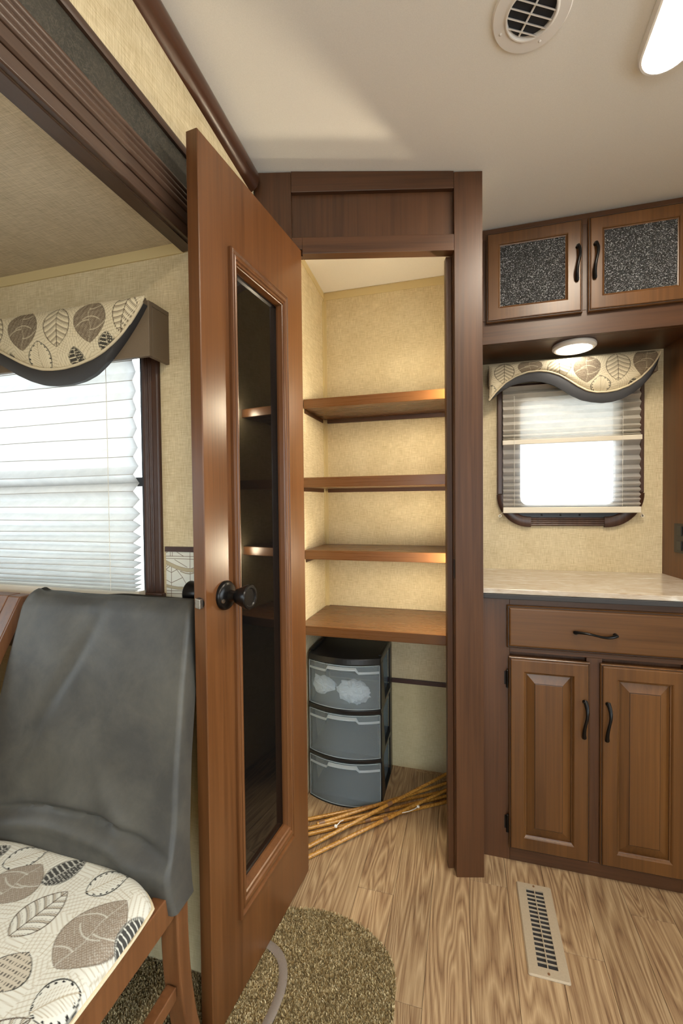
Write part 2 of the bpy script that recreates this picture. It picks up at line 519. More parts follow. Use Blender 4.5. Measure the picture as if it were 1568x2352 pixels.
def leaf_print(U, V, leaves, bg, sketch, k=1.0, sc=1.0, brown=(104, 88, 72)):
    """leaves: (tip0, tip1, half width, style) in the same plane as U, V (metres)"""
    rgb = np.tile(bg, (U.size, 1)).reshape(U.shape + (3,))

    def paint(mask, col, a=1.):
        mm = (np.clip(mask, 0, 1) * a)[..., None]
        rgb[:] = rgb * (1 - mm) + np.asarray(col) * mm
    px_ = .0011 * k
    def line(d, w): return np.clip((w - np.abs(d)) / px_ + .5, 0, 1)
    # sketchy background strokes, cell by cell
    cs = .034 * sc
    ci, cj = np.floor(U / cs).astype(int), np.floor(V / cs).astype(int)
    h = np.abs(np.sin(ci * 12.9898 + cj * 78.233) * 43758.5453) % 1
    ang = h * math.pi
    r = U * np.cos(ang) + V * np.sin(ang)
    per = .0075 * sc
    paint(line((r / per % 1 - .5) * per, .0007 * k), sketch, .7)
    r2 = -U * np.sin(ang) + V * np.cos(ang)
    sel = (h * 7 % 1) > .5
    paint(line((r2 / .006 / sc % 1 - .5) * .006 * sc, .0006 * k) * sel, sketch, .5)
    brown, dbrown, blk = L3(*brown), L3(70, 55, 42), L3(38, 37, 36)
    for (a, b, hw, st) in leaves:
        a = np.array(a, float); b = np.array(b, float)
        c = (a + b) / 2; L = np.linalg.norm(b - a) / 2; e = (b - a) / (2 * L); n = np.array([-e[1], e[0]])
        t = ((U - c[0]) * e[0] + (V - c[1]) * e[1]) / L          # -1..1 from a to b
        s = (U - c[0]) * n[0] + (V - c[1]) * n[1]
        tt = np.clip(t, -1, 1)
        wdt = hw * np.power(np.clip(1 - np.abs((tt + .12 * (1 - tt * tt))) ** 2.1, 0, 1), .82)
        ins = np.where(np.abs(t) < 1, wdt - np.abs(s), -1.)      # >0 inside, metres
        inside = np.clip(ins / px_ + .5, 0, 1)
        paint(inside, bg)
        edge = line(ins - .0008 * k, .0011 * k) * (np.abs(t) < 1.0)
        A = np.abs(s)
        chev = t * L - A * .75                                    # side veins run up and out
        if st == 'brown':
            paint(inside, brown, .92)
            d1, d2 = (U + V) / .0046 / sc, (U - V) / .0058 / sc
            paint(inside * ((d1 % 1) < .36) * ((d2 % 1) < .74), bg, .42)
            paint(inside * ((d2 % 1) < .22), dbrown, .35)
            for q, (c0, c1) in enumerate(((-.55, .5), (-.05, -.6), (.42, .55), (-.2, .1))):   # pale curved strokes
                vv = t - c0 - .55 * (s / hw - c1 * .3) ** 2 * (1 if q % 2 else -1)
                paint(inside * line(vv * L, .0012 * k) * (np.abs(s / hw - c1) < .55), bg, .62)
            paint(inside * line(s - .06 * hw * np.sin(t * 5), .0008 * k), bg, .45)
            paint(edge, dbrown, .5)
        elif st == 'veins':
            vv = (chev + .5 * L * (s / hw) ** 2 * .4) / (L * .30)
            f = (vv % 1 - .5) * L * .30
            paint(inside * ((f > .0005) & (f < .0042 * sc)), L3(176, 160, 134), .55)
            paint(inside * line(f, .0009 * k), dbrown, .9)
            paint(inside * line(f - .0035 * sc, .0007 * k), dbrown, .7)
            paint(inside * line(f - .007 * sc, .0007 * k), dbrown, .6)
            paint(inside * line(s, .0009 * k), dbrown)
            paint(edge, dbrown)
        elif st == 'dots':
            paint(inside * line(s, .0008 * k), sketch)
            paint(inside * line(((chev / (L * .16)) % 1 - .5) * L * .16, .0006 * k) * (A < wdt * .6), sketch, .8)
            ring = np.abs(ins - .0052 * sc) < .0016 * sc
            paint(inside * ring * ((t * L / (.0095 * sc) % 1) < .36), blk)
            paint(edge, blk)
            paint(line(ins - .0016 * k, .0008 * k) * inside, blk)
        elif st == 'dark':
            paint(inside, blk, .94)
            st1 = ((t * L / (.0085 * sc)) % 1 < .24) & (s > 0) & (ins > .003 * sc)
            st2 = ((t * L / (.0055 * sc)) % 1 < .42) & (((s / (.0045 * sc)) % 1) < .42) & (s < 0) & (ins > .003 * sc)
            paint(inside * (st1 | st2), bg, .9)
            paint(inside * line(s, .0006 * k), bg)
            paint(line(ins - .0022 * sc, .0005 * k) * inside, bg, .8)
        elif st == 'dash':
            paint(inside, L3(170, 158, 138), .75)
            dd = ((t * L / (.008 * sc)) % 1 < .5) & (((s / (.006 * sc)) % 1) < .4)
            paint(inside * dd, blk, .8)
            paint(edge, blk)
    return rgb.reshape(-1, 3)


# ================================================================== THE SETTING
YB, XL, YS = 1.955, -.630, .945        # back wall, left wall, end wall of the slide-out
XR, YF, XS = 1.75, -2.5, -1.78         # far right wall, wall behind the camera, outer wall of the slide-out
def CZ(Y): return 2.215 - .09 * (Y - 1.4)


# ---- floor of single vinyl planks
flo = struct('floor', MB().box(XL - .02, XR, YF, YB + .04, -.05, -.0065), 'groove', label='wood-look vinyl plank floor')
PW, PL = .1115, .914
pm = MB().box(.0004, PW - .0004, .0004, PL - .0004, -.0065, 0)
p0 = build('plank', pm, 'plank', flo, bevel=.0006, seg=1, local=True)
pmesh = p0.data
first = True
known = {-3: 1.300, 0: 1.417, 2: 1.251, 4: 1.416, -4: .94, -2: 1.02, -1: .86, 1: .80, 3: .98}
for k in range(-6, 16):
    x = .0085 + PW * k
    if x + PW < XL or x + PW > XR: continue
    j = known.get(k, random.uniform(.6, 1.4))
    y0 = j
    while y0 > YF: y0 -= PL
    while y0 < YB:
        a, b = max(y0, YF), min(y0 + PL, YB)
        if b - a > .02:
            if first: o = p0; first = False
            else:
                o = p0.copy(); COL.objects.link(o); o.parent = flo
            x0 = max(x, XL)
            o.location = (x0, a, 0); o.scale = ((x + PW - x0) / PW, (b - a) / PL, 1)
        y0 += PL

struct('floor_slide', MB().box(XS, XL - .02, -1.6, YS + .03, -.05, -.001), 'groove', label='floor of the slide-out under its carpet')

# ---- walls
struct('wall_back', MB().box(XL, .205, YB, YB + .05, 0, 2.2).box(.58, XR + .05, YB, YB + .05, 0, 2.2).box(.205, .58, YB, YB + .05, 0, 1.165).box(.205, .58, YB, YB + .05, 1.62, 2.2),
       'paper_y', label='linen-papered wall behind the pantry and the small window')
struct('wall_left', MB().box(XL - .03, XL, YS + .03, YB + .05, 0, 2.3).box(XL - .03, XL, YF, YS + .03, 1.8165, 2.45),
       'paper_x', label='beige linen-papered side wall around the slide-out opening')
struct('wall_slide', MB().box(-.77, XL, YS, YS + .03, 0, 1.9).box(XS, -1.56, YS, YS + .03, 0, 1.9).box(-1.56, -.77, YS, YS + .03, 0, .80).box(-1.56, -.77, YS, YS + .03, 1.62, 1.9),
       'paper_y', label='papered end wall of the slide-out with the large window')
struct('wall_slide_outer', MB().box(XS - .03, XS, -1.6, YS + .03, -.05, .9).box(XS - .03, XS, -1.6, YS + .03, 1.5, 1.9).box(XS - .03, XS, -1.6, -1.0, .9, 1.5).box(XS - .03, XS, .5, YS + .03, .9, 1.5), 'room')
struct('wall_slide_near', MB().box(XS - .03, XL, -1.63, -1.6, -.05, 1.9), 'room')
struct('wall_left_near', MB().box(XL - .03, XL, YF, -1.6, 0, 1.9), 'room')
struct('wall_right', MB().box(XR, XR + .05, YF, -1.6, 0, 2.6).box(XR, XR + .05, 1.05, YB + .05, 0, 2.6).box(XR, XR + .05, -1.6, 1.05, 0, .55).box(XR, XR + .05, -1.6, 1.05, 1.85, 2.6), 'room')
struct('wall_front', MB().box(XS, -.45, YF - .05, YF, 0, 2.65).box(1.25, XR + .05, YF - .05, YF, 0, 2.65).box(-.45, 1.25, YF - .05, YF, 0, .25).box(-.45, 1.25, YF - .05, YF, 1.75, 2.65), 'room')
struct('fill_window_back', MB().box(-.45, 1.25, YF - .03, YF - .026, .25, 1.75), 'pane', label='wide unseen window added for fill light opposite the pantry')  # made-up window behind the camera, gives frontal fill light
struct('fill_window_right', MB().box(XR + .02, XR + .024, -1.6, 1.05, .55, 1.85), 'pane', label='long unseen window added for fill light in the far right wall')  # made-up window out of view, enlarged to brighten the pantry side
struct('fill_window_slide', MB().box(XS - .02, XS - .016, -1.0, .5, .9, 1.5), 'pane', label='unseen window added for fill light in the outer wall of the slide-out')  # made-up window out of view, lets in soft daylight fill
# ---- ceilings
c0, c1 = CZ(YF - .05), CZ(YB + .05)
struct('ceiling', MB().hexa([(XL - .03, YF - .05, c0), (XR + .05, YF - .05, c0), (XR + .05, YB + .05, c1), (XL - .03, YB + .05, c1),
                             (XL - .03, YF - .05, c0 + .05), (XR + .05, YF - .05, c0 + .05), (XR + .05, YB + .05, c1 + .05), (XL - .03, YB + .05, c1 + .05)]), 'ceil',
       label='off-white vinyl ceiling sloping gently to the back wall')
struct('ceiling_slide', MB().box(XS - .03, XL - .031, -1.63, YS + .03, 1.838, 1.89), 'ceil_slide', label='low beige ceiling of the slide-out')
struct('trim_1', MB().box(XS, XL - .03, YS - .004, YS, 1.812, 1.838), 'batten', label='cream batten under the slide-out ceiling')

# ---- crown moulding along the left wall
prof = [(0, 0), (.010, .004), (.022, .014), (.028, .030), (.028, .044), (.022, .060), (.012, .070), (.010, .076), (0, .076)]
mb = MB(); rings = []
for Y in (YF, 1.245):
    z = CZ(Y) - .078
    rings.append([(XL + a, Y, z + b) for a, b in prof])
mb.loops(rings[::-1])
struct('trim_2', mb, 'trim', label='dark rounded crown moulding along the left wall', smooth=50)

# ---- fascia of the slide-out opening (runs along Y)
fa = thing('trim_10', 'dark fluted wooden fascia with crackled black band above slide-out opening', None, (XL, .0, 1.81))
fa['kind'] = 'structure'
def run(name, poly, mat, **kw):
    return build(name, MB().prism(poly, -1.6, YS + .02, 'y'), mat, fa, **kw)
# profiles in (x, z); prism along y wants the outline in x,z
run('top_bead', [(XL, 2.003), (XL + .012, 2.003), (XL + .016, 2.012), (XL + .012, 2.021), (XL, 2.021)], 'fascia', smooth=50)
run('leatherette_band', [(XL, 1.929), (XL + .006, 1.929), (XL + .006, 2.002), (XL, 2.002)], 'crackle')
zz = np.linspace(1.928, 1.868, 61)
depth = .012 + .006 * np.clip((1.928 - zz) / .06, 0, 1) + .0035 * np.abs(np.sin((zz - 1.868) / .06 * math.pi * 4))
run('fluted_moulding', [(XL, 1.868)] + [(XL + d, z) for d, z in zip(depth[::-1], zz[::-1])] + [(XL, 1.928)], 'fascia', smooth=60)
run('lower_step', [(XL, 1.842), (XL + .014, 1.842), (XL + .017, 1.846), (XL + .017, 1.8665), (XL, 1.8665)], 'fascia', bevel=.001)
run('lower_band', [(XL, 1.816), (XL + .011, 1.816), (XL + .013, 1.818), (XL + .013, 1.8405), (XL, 1.8405)], 'fascia', bevel=.001)

struct('trim_9', MB().box(XL - .032, XL, -1.6, YS - .005, 1.8125, 1.816), 'fascia', label='brown soffit strip under the slide-out opening')

# ---- pantry battens and rail on the papered walls
struct('trim_3', MB().box(XL + .003, .028, YB - .003, YB, 2.128, 2.160), 'batten', label='cream batten under the ceiling at the back of the pantry')
struct('trim_4', MB().hexa([(XL, 1.28, CZ(1.28) - .024), (XL + .003, 1.28, CZ(1.28) - .024), (XL + .003, YB, CZ(YB) - .03), (XL, YB, CZ(YB) - .03),
                            (XL, 1.28, CZ(1.28)), (XL + .003, 1.28, CZ(1.28)), (XL + .003, YB, CZ(YB)), (XL, YB, CZ(YB))]), 'batten', label='cream batten under the ceiling on the pantry side wall')
struct('trim_5', MB().box(XL + .0031, XL + .016, YB - .0031, YB, .005, 2.127).box(XL, XL + .003, YB - .016, YB, .005, 2.12), 'batten', label='cream corner batten inside the pantry')
struct('trim_6', MB().box(XL + .017, .028, YB - .008, YB, .383, .403), 'strap_dark', .0015, label='narrow dark rail low on the pantry back wall')
struct('trim_7', MB().box(XL + .017, .028, YB - .0015, YB, .0, .382), 'wainscot', label='paler lower wallpaper at the back of the pantry')

# ================================================================== PANTRY FACE FRAME
TH = math.radians(14.5)
pan = thing('pantry_cabinet', 'tall brown wooden pantry frame with recessed header panel beside the countertop', 'cabinet', (-.630, 1.2592, 0), TH)
S1 = .706
def pb(name, args, mat, bevel=.0015, parent=None):
    mb = MB()
    for a in args: mb.box(*a)
    return build(name, mb, mat, parent or pan, root=pan, bevel=bevel, local=True)
zc = CZ(1.30) - .004
def czs(s): return CZ(1.2592 + s * math.sin(TH)) - .003
post = pb('post', [(.619, S1, 0, .024, 0, czs(S1) - .001)], 'wood_v')
pb('jamb', [(.6005, .6185, .0345, .060, 0, 1.9695)], 'wood_v')
pb('post_return', [(.6186, .640, .0245, .060, 0, 2.1)], 'wood_v')
pb('left_stile', [(.004, .1175, 0, .024, 0, zc)], 'wood_v')
hmb = MB()
z0, z1 = 2.158, czs(.118); z2 = czs(.619)
hmb.hexa([(.118, 0, z0), (.6187, 0, z0), (.6187, .024, z0), (.118, .024, z0), (.118, 0, z1), (.6187, 0, z2), (.6187, .024, z2), (.118, .024, z1)])
build('top_rail', hmb, 'wood_h', pan, bevel=.0015, local=True)
pb('lower_rail', [(.1505, .6187, 0, .036, 1.970, 2.020), (.118, .1504, .016, .036, 1.970, 2.020), (.118, .1504, 0, .0159, 1.984, 2.020)], 'wood_h')
pb('header_panel', [(.118, .6187, .014, .022, 2.0205, 2.1575)], 'wood_v', .0)
# right hand side of the pantry: wood outside, paper inside
mb = MB(); mb.box(.036, .052, 1.472, YB - .001, 0, CZ(1.95) - .004)
build('side_panel', mb, 'wood_v', pan, bevel=.001)
mb = MB(); mb.box(.031, .0355, 1.56, YB - .001, 0, CZ(1.95) - .004)
build('inner_lining', mb, 'paper_x', pan)
# strike plate on the post
mb = MB(); ring = [( -.0012, .018), (.002, .018), (.002, .013), (-.0012, .013)]
mb.box(.6172, .619, .004, .022, .955, 1.015)
sp = build('strike_plate', mb, 'black_metal', post, root=pan, bevel=.0006, local=True)

# ================================================================== PANTRY DOOR (open)
DO = (-.5335, .8165, 0.); DE = (-.488, 1.299)
DL = math.hypot(DE[0] - DO[0], DE[1] - DO[1]); DA = math.atan2(DE[1] - DO[1], DE[0] - DO[0])
dr = thing('pantry_door', 'open reddish-brown pantry door with tall black glass panel and round knobs', 'door', DO, DA)
# local: x along the door from the latch edge, y away from the room (0 = front face), z up
DT, DZ0, DZ1 = .031, .016, 1.981
gx0, gx1, gz0, gz1 = .122, .340, .268, 1.752      # sight size of the glass
ox0, ox1, oz0, oz1 = .100, .372, .205, 1.790      # moulding outside
def db(name, args, mat, bevel=.0018, parent=None):
    mb = MB()
    for a in args: mb.box(*a)
    return build(name, mb, mat, parent or dr, root=dr, bevel=bevel, local=True)
mb = MB()
hx0, hx1, hz0, hz1 = ox0 + .012, ox1 - .012, oz0 + .012, oz1 - .012
def rect(x0, x1, a, b, y): return [(x0, y, a), (x1, y, a), (x1, y, b), (x0, y, b)]
rg = [rect(.0018, DL - .0018, DZ0 + .0018, DZ1 - .0018, 0), rect(hx0, hx1, hz0, hz1, 0), rect(hx0, hx1, hz0, hz1, DT), rect(.0018, DL - .0018, DZ0 + .0018, DZ1 - .0018, DT), rect(0, DL, DZ0, DZ1, DT - .0018), rect(0, DL, DZ0, DZ1, .0018)]
mb.loops(rg + [rg[0]], caps=False)
build('slab', mb, 'door_v', dr, local=True)
mb = MB()
prof = [(0, .0002), (0, .007), (.002, .0115), (.0045, .012), (.006, .009), (.0075, .007), (.010, .0085), (.0125, .0125), (.016, .0135), (.0185, .0125), (.0200, .0085), (.0215, .0085), (.023, .0105), (.0255, .0105), (.0265, .007), (.028, .006), (.030, -.006), (.030, -.0115), (.012, -.0115), (.012, .0002)]
# inset scales with side: outer rectangle -> glass sight size
rings = []
for i, d in prof:
    f = i / .030
    x0, x1 = ox0 + (gx0 - ox0) * f, ox1 + (gx1 - ox1) * f
    a, b = oz0 + (gz0 - oz0) * f, oz1 + (gz1 - oz1) * f
    rings.append([(x0, -d, a), (x1, -d, a), (x1, -d, b), (x0, -d, b)])
mb.loops(rings + [rings[0]], caps=False)
build('glazing_moulding', mb, 'door_v', dr, local=True)
db('glass', [(gx0 - .004, gx1 + .004, .012, .017, gz0 - .004, gz1 + .004)], 'black_glass', 0)
kz = .990
for sgn, nm in ((-1, 'knob'), (1, 'knob')):
    y0 = 0 if sgn < 0 else DT
    mb = MB(); mb.lathe([(.0, .0332), (.002, .0335), (.006, .0325), (.010, .029), (.013, .022), (.016, .0135), (.026, .011), (.030, .0115), (.034, .0165), (.046, .0215), (.058, .0265), (.066, .0275), (.0685, .026), (.0685, .021), (.066, .019), (.0655, .001)], (.068, y0, kz), (0, sgn, 0), 40)
    kn = build(nm, mb, 'black_metal', dr, smooth=35, local=True)
    mb = MB(); mb.lathe([(.011, .0045), (.0145, .0045), (.0150, .003), (.0150, .0004)], (.044, y0, kz - .008), (0, sgn, 0), 14)
    build('screw', mb, 'steel', kn, root=dr, smooth=35, local=True)
mb = MB(); mb.lathe([(.0005, .0125), (-.0012, .0125), (-.0012, .0005)], (0, DT / 2, .985), (1, 0, 0), 24)
fpl = build('latch_plate', mb, 'black_metal', dr, smooth=35, local=True)
mb = MB(); mb.prism([(-.012, .006), (.001, .006), (.001, .025), (-.004, .025)], .975, .996, 'z')
build('latch_bolt', mb, 'steel', dr, bevel=.0015, local=True)
for hz in (.25, 1.0, 1.75):
    mb = MB(); mb.tube([(DL - .003, DT + .0036, hz - .035), (DL - .003, DT + .0036, hz + .035)], .0034, 10)
    build('hinge', mb, 'black_metal', dr, smooth=40, local=True)

# ================================================================== PANTRY SHELVES
shelf_specs = [  # z top, z bottom, front Y, words, cleat
    (1.612, 1.577, 1.668, 'brown wooden pantry shelf, the topmost one'),
    (1.297, 1.259, 1.650, 'brown wooden pantry shelf, second from the top'),
    (1.005, .969, 1.665, 'brown wooden pantry shelf, third from the top'),
    (.7175, .682, 1.597, 'brown wooden pantry shelf, lowest and deepest, above the plastic drawers')]
for zt, zb, yf, lab in shelf_specs:
    sh = thing('pantry_shelf', lab, 'shelf', (-.3, yf, zb), 0, 'pantry shelves')
    build('board', MB().box(XL + .0045, .0305, yf + .0125, YB - .0165, zb, zt), 'shelf', sh, bevel=.001)
    build('front_edge', MB().box(XL + .0045, .0305, yf, yf + .012, zb - .001, zt + .0005), 'shelf', sh, bevel=.0015)
    if zb > .9:
        build('cleat', MB().box(XL + .018, .0305, YB - .016, YB - .0005, zb - .016, zt - .004), 'wood_h', sh, bevel=.001)
        build('cleat', MB().box(XL + .0005, XL + .004, yf + .02, YB - .03, zb - .016, zb - .0005), 'wood_y', sh)
    else:
        build('cleat', MB().box(XL + .018, .0305, YB - .016, YB - .0005, zb - .0, zt - .0002), 'wood_h', sh, bevel=.001)

# ================================================================== BASE CABINET, COUNTERTOP
CX0, CX1, CYF = .0535, 1.15, 1.533
base = thing('base_cabinet', 'brown wooden base cabinet with one drawer above two raised-panel doors', 'cabinet', (.4, CYF, 0))
def fr(name, *a, mat='wood_v', parent=None, bevel=.001):
    mb = MB().box(*a); return build(name, mb, mat, parent or base, root=base, bevel=bevel)
fr('stile', CX0, .138, CYF, CYF + .019, 0, .875)
fr('stile', .366, .410, CYF, CYF + .019, .046, .699)
fr('stile', .628, .70, CYF, CYF + .019, 0, .875)
fr('rail', .1382, .6278, CYF, CYF + .019, .846, .875, mat='wood_h')
fr('rail', .1382, .6278, CYF, CYF + .019, .6995, .722, mat='wood_h')
fr('rail', .1382, .6278, CYF, CYF + .019, 0, .0455, mat='wood_h')
fr('carcass', CX0, .70, CYF + .02, YB - .002, .0, .874)
mb = MB().box(.703, CX1, CYF, CYF + .019, 0, .875).box(.703, CX1, CYF + .0195, YB - .002, 0, .874)
build('end_section', mb, 'wood_v', base, bevel=.001)


def raised_door(root, x0, x1, z0, z1, yf, rails, panel=True, name='door', mats=('cab_v', 'cab_h'), edge=.004):
    """cope-and-stick door; front at yf, body behind; returns the part that holds the sub-parts"""
    l, r, b, t = rails
    th = .019
    mb = MB()
    # stiles and rails as one frame with a stepped edge
    pr = [(0, -th), (0, -.007), (.0025, -.0045), (.0045, -.0045), (.0065, -.0008), (.009, 0)]
    rings = [[(x0 + i, yf - d, z0 + i), (x1 - i, yf - d, z0 + i), (x1 - i, yf - d, z1 - i), (x0 + i, yf - d, z1 - i)] for i, d in pr]
    inn = [(-.0, 0), (.003, -.002), (.005, -.0055), (.008, -.0065), (.008, -.0125)]
    for i, d in inn:
        rings.append([(x0 + l - .008 + i, yf - d, z0 + b - .008 + i), (x1 - r + .008 - i, yf - d, z0 + b - .008 + i), (x1 - r + .008 - i, yf - d, z1 - t + .008 - i), (x0 + l - .008 + i, yf - d, z1 - t + .008 - i)])
    rings.append([(a, yf + th, c) for a, _, c in rings[-1]])
    mb.loops(rings, caps=False)
    # back closure ring
    rb = [[(x0, yf + th, z0), (x1, yf + th, z0), (x1, yf + th, z1), (x0, yf + th, z1)], rings[-1]]
    mb.loops(rb[::-1], caps=False)
    d = build(name, mb, mats[0], root)
    # dark glaze line in the edge step
    g = MB(); g.frame(x0 + .0026, x1 - .0026, z0 + .0026, z1 - .0026, [(0, -.0047), (0, -.0038), (.0018, -.0038), (.0018, -.0047)], yf)
    build('glaze_line', g, 'groove', d, root=root)
    return d


def pull(root, parent, c, L, axis, flip=1):
    """wavy black bow pull; c = centre on the face, axis 'x' or 'z'"""
    pts, rad = [], []
    for q in np.linspace(-1, 1, 25):
        u = q * L / 2; out = .004 + .020 * (1 - abs(q) ** 2.6); lat = flip * .0045 * math.sin(q * math.pi * .9)
        pts.append((c[0] + u, c[1] - out, c[2] + lat) if axis == 'x' else (c[0] + lat, c[1] - out, c[2] + u))
        rad.append(.0042 + .0022 * abs(q) ** 1.5)
    mb = MB(); mb.tube(pts, rad, 12, .8)
    for sgn in (-1, 1):
        q = .93 * sgn * L / 2
        cc = (c[0] + q, c[1], c[2]) if axis == 'x' else (c[0], c[1], c[2] + q)
        mb.lathe([(-.0006, .0062), (.004, .0058), (.010, .0045)], cc, (0, -1, 0), 12)
    return build('handle', mb, 'black_metal', parent, root=root, smooth=45)


YDF = 1.5135
# drawer front
dmb = MB()
x0, x1, z0, z1 = .129, .637, .717, .8565
pr = [(0, -.019), (0, -.008), (.003, -.0045), (.006, -.0045), (.0085, -.001), (.012, 0)]
dmb.loops([[(x0 + i, YDF - d, z0 + i), (x1 - i, YDF - d, z0 + i), (x1 - i, YDF - d, z1 - i), (x0 + i, YDF - d, z1 - i)] for i, d in pr])
drawer = build('drawer', dmb, 'cab_h', base)
g = MB(); g.frame(x0 + .0032, x1 - .0032, z0 + .0032, z1 - .0032, [(0, -.0047), (0, -.0038), (.0025, -.0038), (.0025, -.0047)], YDF)
build('glaze_line', g, 'groove', drawer, root=base)
pull(base, drawer, (.385, YDF, .782), .118, 'x', -1)
for (x0, x1, hx) in ((.1345, .3735, .356), (.4025, .6415, .420)):
    z0, z1 = .0495, .6875
    d = raised_door(base, x0, x1, z0, z1, YDF, (.053, .053, .054, .052))
    # raised centre panel with sloping field
    a0, a1, b0, b1 = x0 + .0525, x1 - .0525, z0 + .0535, z1 - .0515
    mb = MB()
    pp = [(-.004, -.0165), (-.004, -.0125), (.002, -.0125), (.002, -.0120), (.026, -.0035), (.0265, -.0020), (.028, -.0016)]
    pz_ = [(i if i < .01 else i * 1.12, dd) for i, dd in pp]
    mb.loops([[(a0 + i, YDF - dd, b0 + k), (a1 - i, YDF - dd, b0 + k), (a1 - i, YDF - dd, b1 - k), (a0 + i, YDF - dd, b1 - k)] for (i, dd), (k, _) in zip(pp, pz_)])
    build('raised_panel', mb, 'cab_v', d, root=base)
    g = MB(); g.frame(a0 + .0262, a1 - .0262, b0 + .0292, b1 - .0292, [(0, -.0030), (0, -.0018), (.0012, -.0018), (.0012, -.0030)], YDF)
    build('glaze_line', g, 'groove', d, root=base)
    pull(base, d, (hx, YDF, .511), .118, 'z', 1 if hx < .4 else 1)
    if hx < .4:
        for hz in (.612, .128):
            mb = MB(); mb.tube([(x0 - .004, YDF + .010, hz - .026), (x0 - .004, YDF + .010, hz + .026)], .004, 10)
            mb.lathe([(0, .001), (.004, .0048), (.008, .001)], (x0 - .004, YDF + .010, hz + .024), (0, 0, 1), 10)
            mb.lathe([(0, .001), (.004, .0048), (.008, .001)], (x0 - .004, YDF + .010, hz - .032), (0, 0, 1), 10)
            mb.box(x0 - .013, x0 - .003, CYF - .0015, CYF - .0002, hz - .022, hz + .022)
            build('hinge', mb, 'black_metal', d, root=base, smooth=40)

ct = thing('countertop', 'cream marbled countertop with dark front edge on the base cabinet', 'countertop', (.4, 1.51, .876))
build('slab', MB().box(CX0 + .001, CX1, 1.512, YB - .001, .894, .911), 'counter', ct, bevel=.002)
build('edge_band', MB().box(CX0 + .001, CX1, 1.507, 1.5335, .878, .8935), 'charcoal', ct, bevel=.002)
build('underlay', MB().box(CX0 + .001, CX1, 1.5337, YB - .001, .8762, .8935), 'groove', ct)

# ================================================================== SIDE PANEL ON THE COUNTER, OUTLET
build_sp = MB().hexa([(.752, 1.72, .9115), (.775, 1.72, .9115), (.775, YB - .001, .9115), (.727, YB - .001, .9115),
                      (.752, 1.72, 1.7685), (.775, 1.72, 1.7685), (.775, YB - .001, 1.7685), (.727, YB - .001, 1.7685)])
tag(build('partition_panel', build_sp, 'door_v'), 'upright brown wooden end panel standing on the countertop beside the window', 'panel')
ol = thing('outlet', 'dark brown wall outlet on the wooden end panel above the counter', 'outlet', (.742, 1.835, 1.006))
def onp(Y): return .727 + (YB - .001 - Y) / (YB - .001 - 1.72) * .025
mb = MB(); mb.hexa([(onp(1.795) - .006, 1.795, 1.004), (onp(1.795) + .0, 1.795, 1.004), (onp(1.866) + .0, 1.866, 1.004), (onp(1.866) - .006, 1.866, 1.004),
                    (onp(1.795) - .006, 1.795, 1.109), (onp(1.795) + .0, 1.795, 1.109), (onp(1.866) + .0, 1.866, 1.109), (onp(1.866) - .006, 1.866, 1.109)])
build('plate', mb, 'outlet', ol, bevel=.0015)
for zc_ in (1.030, 1.083):
    mb = MB(); mb.box(onp(1.83) - .0085, onp(1.83) - .0045, 1.815, 1.848, zc_ - .017, zc_ + .017)
    build('socket', mb, 'black_plastic', ol, bevel=.0015)

# ================================================================== WALL CABINET
UYF, UZ0 = 1.705, 1.769
ucab = thing('wall_cabinet', 'brown wooden overhead cabinet with two dark textured-glass doors', 'cabinet', (.4, UYF, UZ0))
def ub(name, *a, mat='wood_h', bevel=.001):
    return build(name, MB().box(*a), mat, ucab, bevel=bevel)
UZ1 = CZ(UYF) - .004
ub('bottom_rail', CX0 + .001, 1.15, UYF, UYF + .019, UZ0, 1.853)
ub('top_rail', CX0 + .001, 1.15, UYF, UYF + .019, 2.145, UZ1 - .002)
ub('stile', CX0 + .001, .085, UYF, UYF + .019, 1.8532, 2.1448, mat='wood_v')
ub('stile', .378, .418, UYF, UYF + .019, 1.8532, 2.1448, mat='wood_v')
ub('stile', .70, 1.15, UYF, UYF + .019, 1.8532, 2.1448, mat='wood_v')
ub('floor_board', CX0 + .001, 1.15, UYF + .0195, YB - .001, UZ0 + .0, UZ0 + .018)
ub('back_board', CX0 + .001, 1.15, UYF + .03, YB - .001, 1.80, 2.15)
for (x0, x1, hx) in ((.0745, .389, .371), (.406, .7205, .4255)):
    d = raised_door(ucab, x0, x1, 1.841, 2.158, 1.685, (.049, .054, .054, .050))
    mb = MB().box(x0 + .0415, x1 - .0465, 1.6925, 1.6955, 1.8875, 2.1155)
    build('glass', mb, 'rain', d, root=ucab)
    pull(ucab, d, (hx, 1.685, 2.007), .118, 'z', 1)

# ================================================================== PUCK LIGHT
pk = thing('puck_light', 'round white lit puck light under the overhead cabinet', 'light', (.386, 1.80, 1.747))
mb = MB(); mb.lathe([(0, .066), (.006, .073), (.014, .0735), (.018, .071), (.0185, .07)], (.386, 1.80, UZ0 - .0187), (0, 0, 1), 48)
build('housing', mb, 'white_plastic', pk, smooth=40)
mb = MB(); mb.lathe([(0, .012), (.002, .045), (.006, .060), (.0065, .0602)], (.386, 1.80, UZ0 - .0245), (0, 0, 1), 48)
build('lens', mb, 'puck', pk, smooth=60)


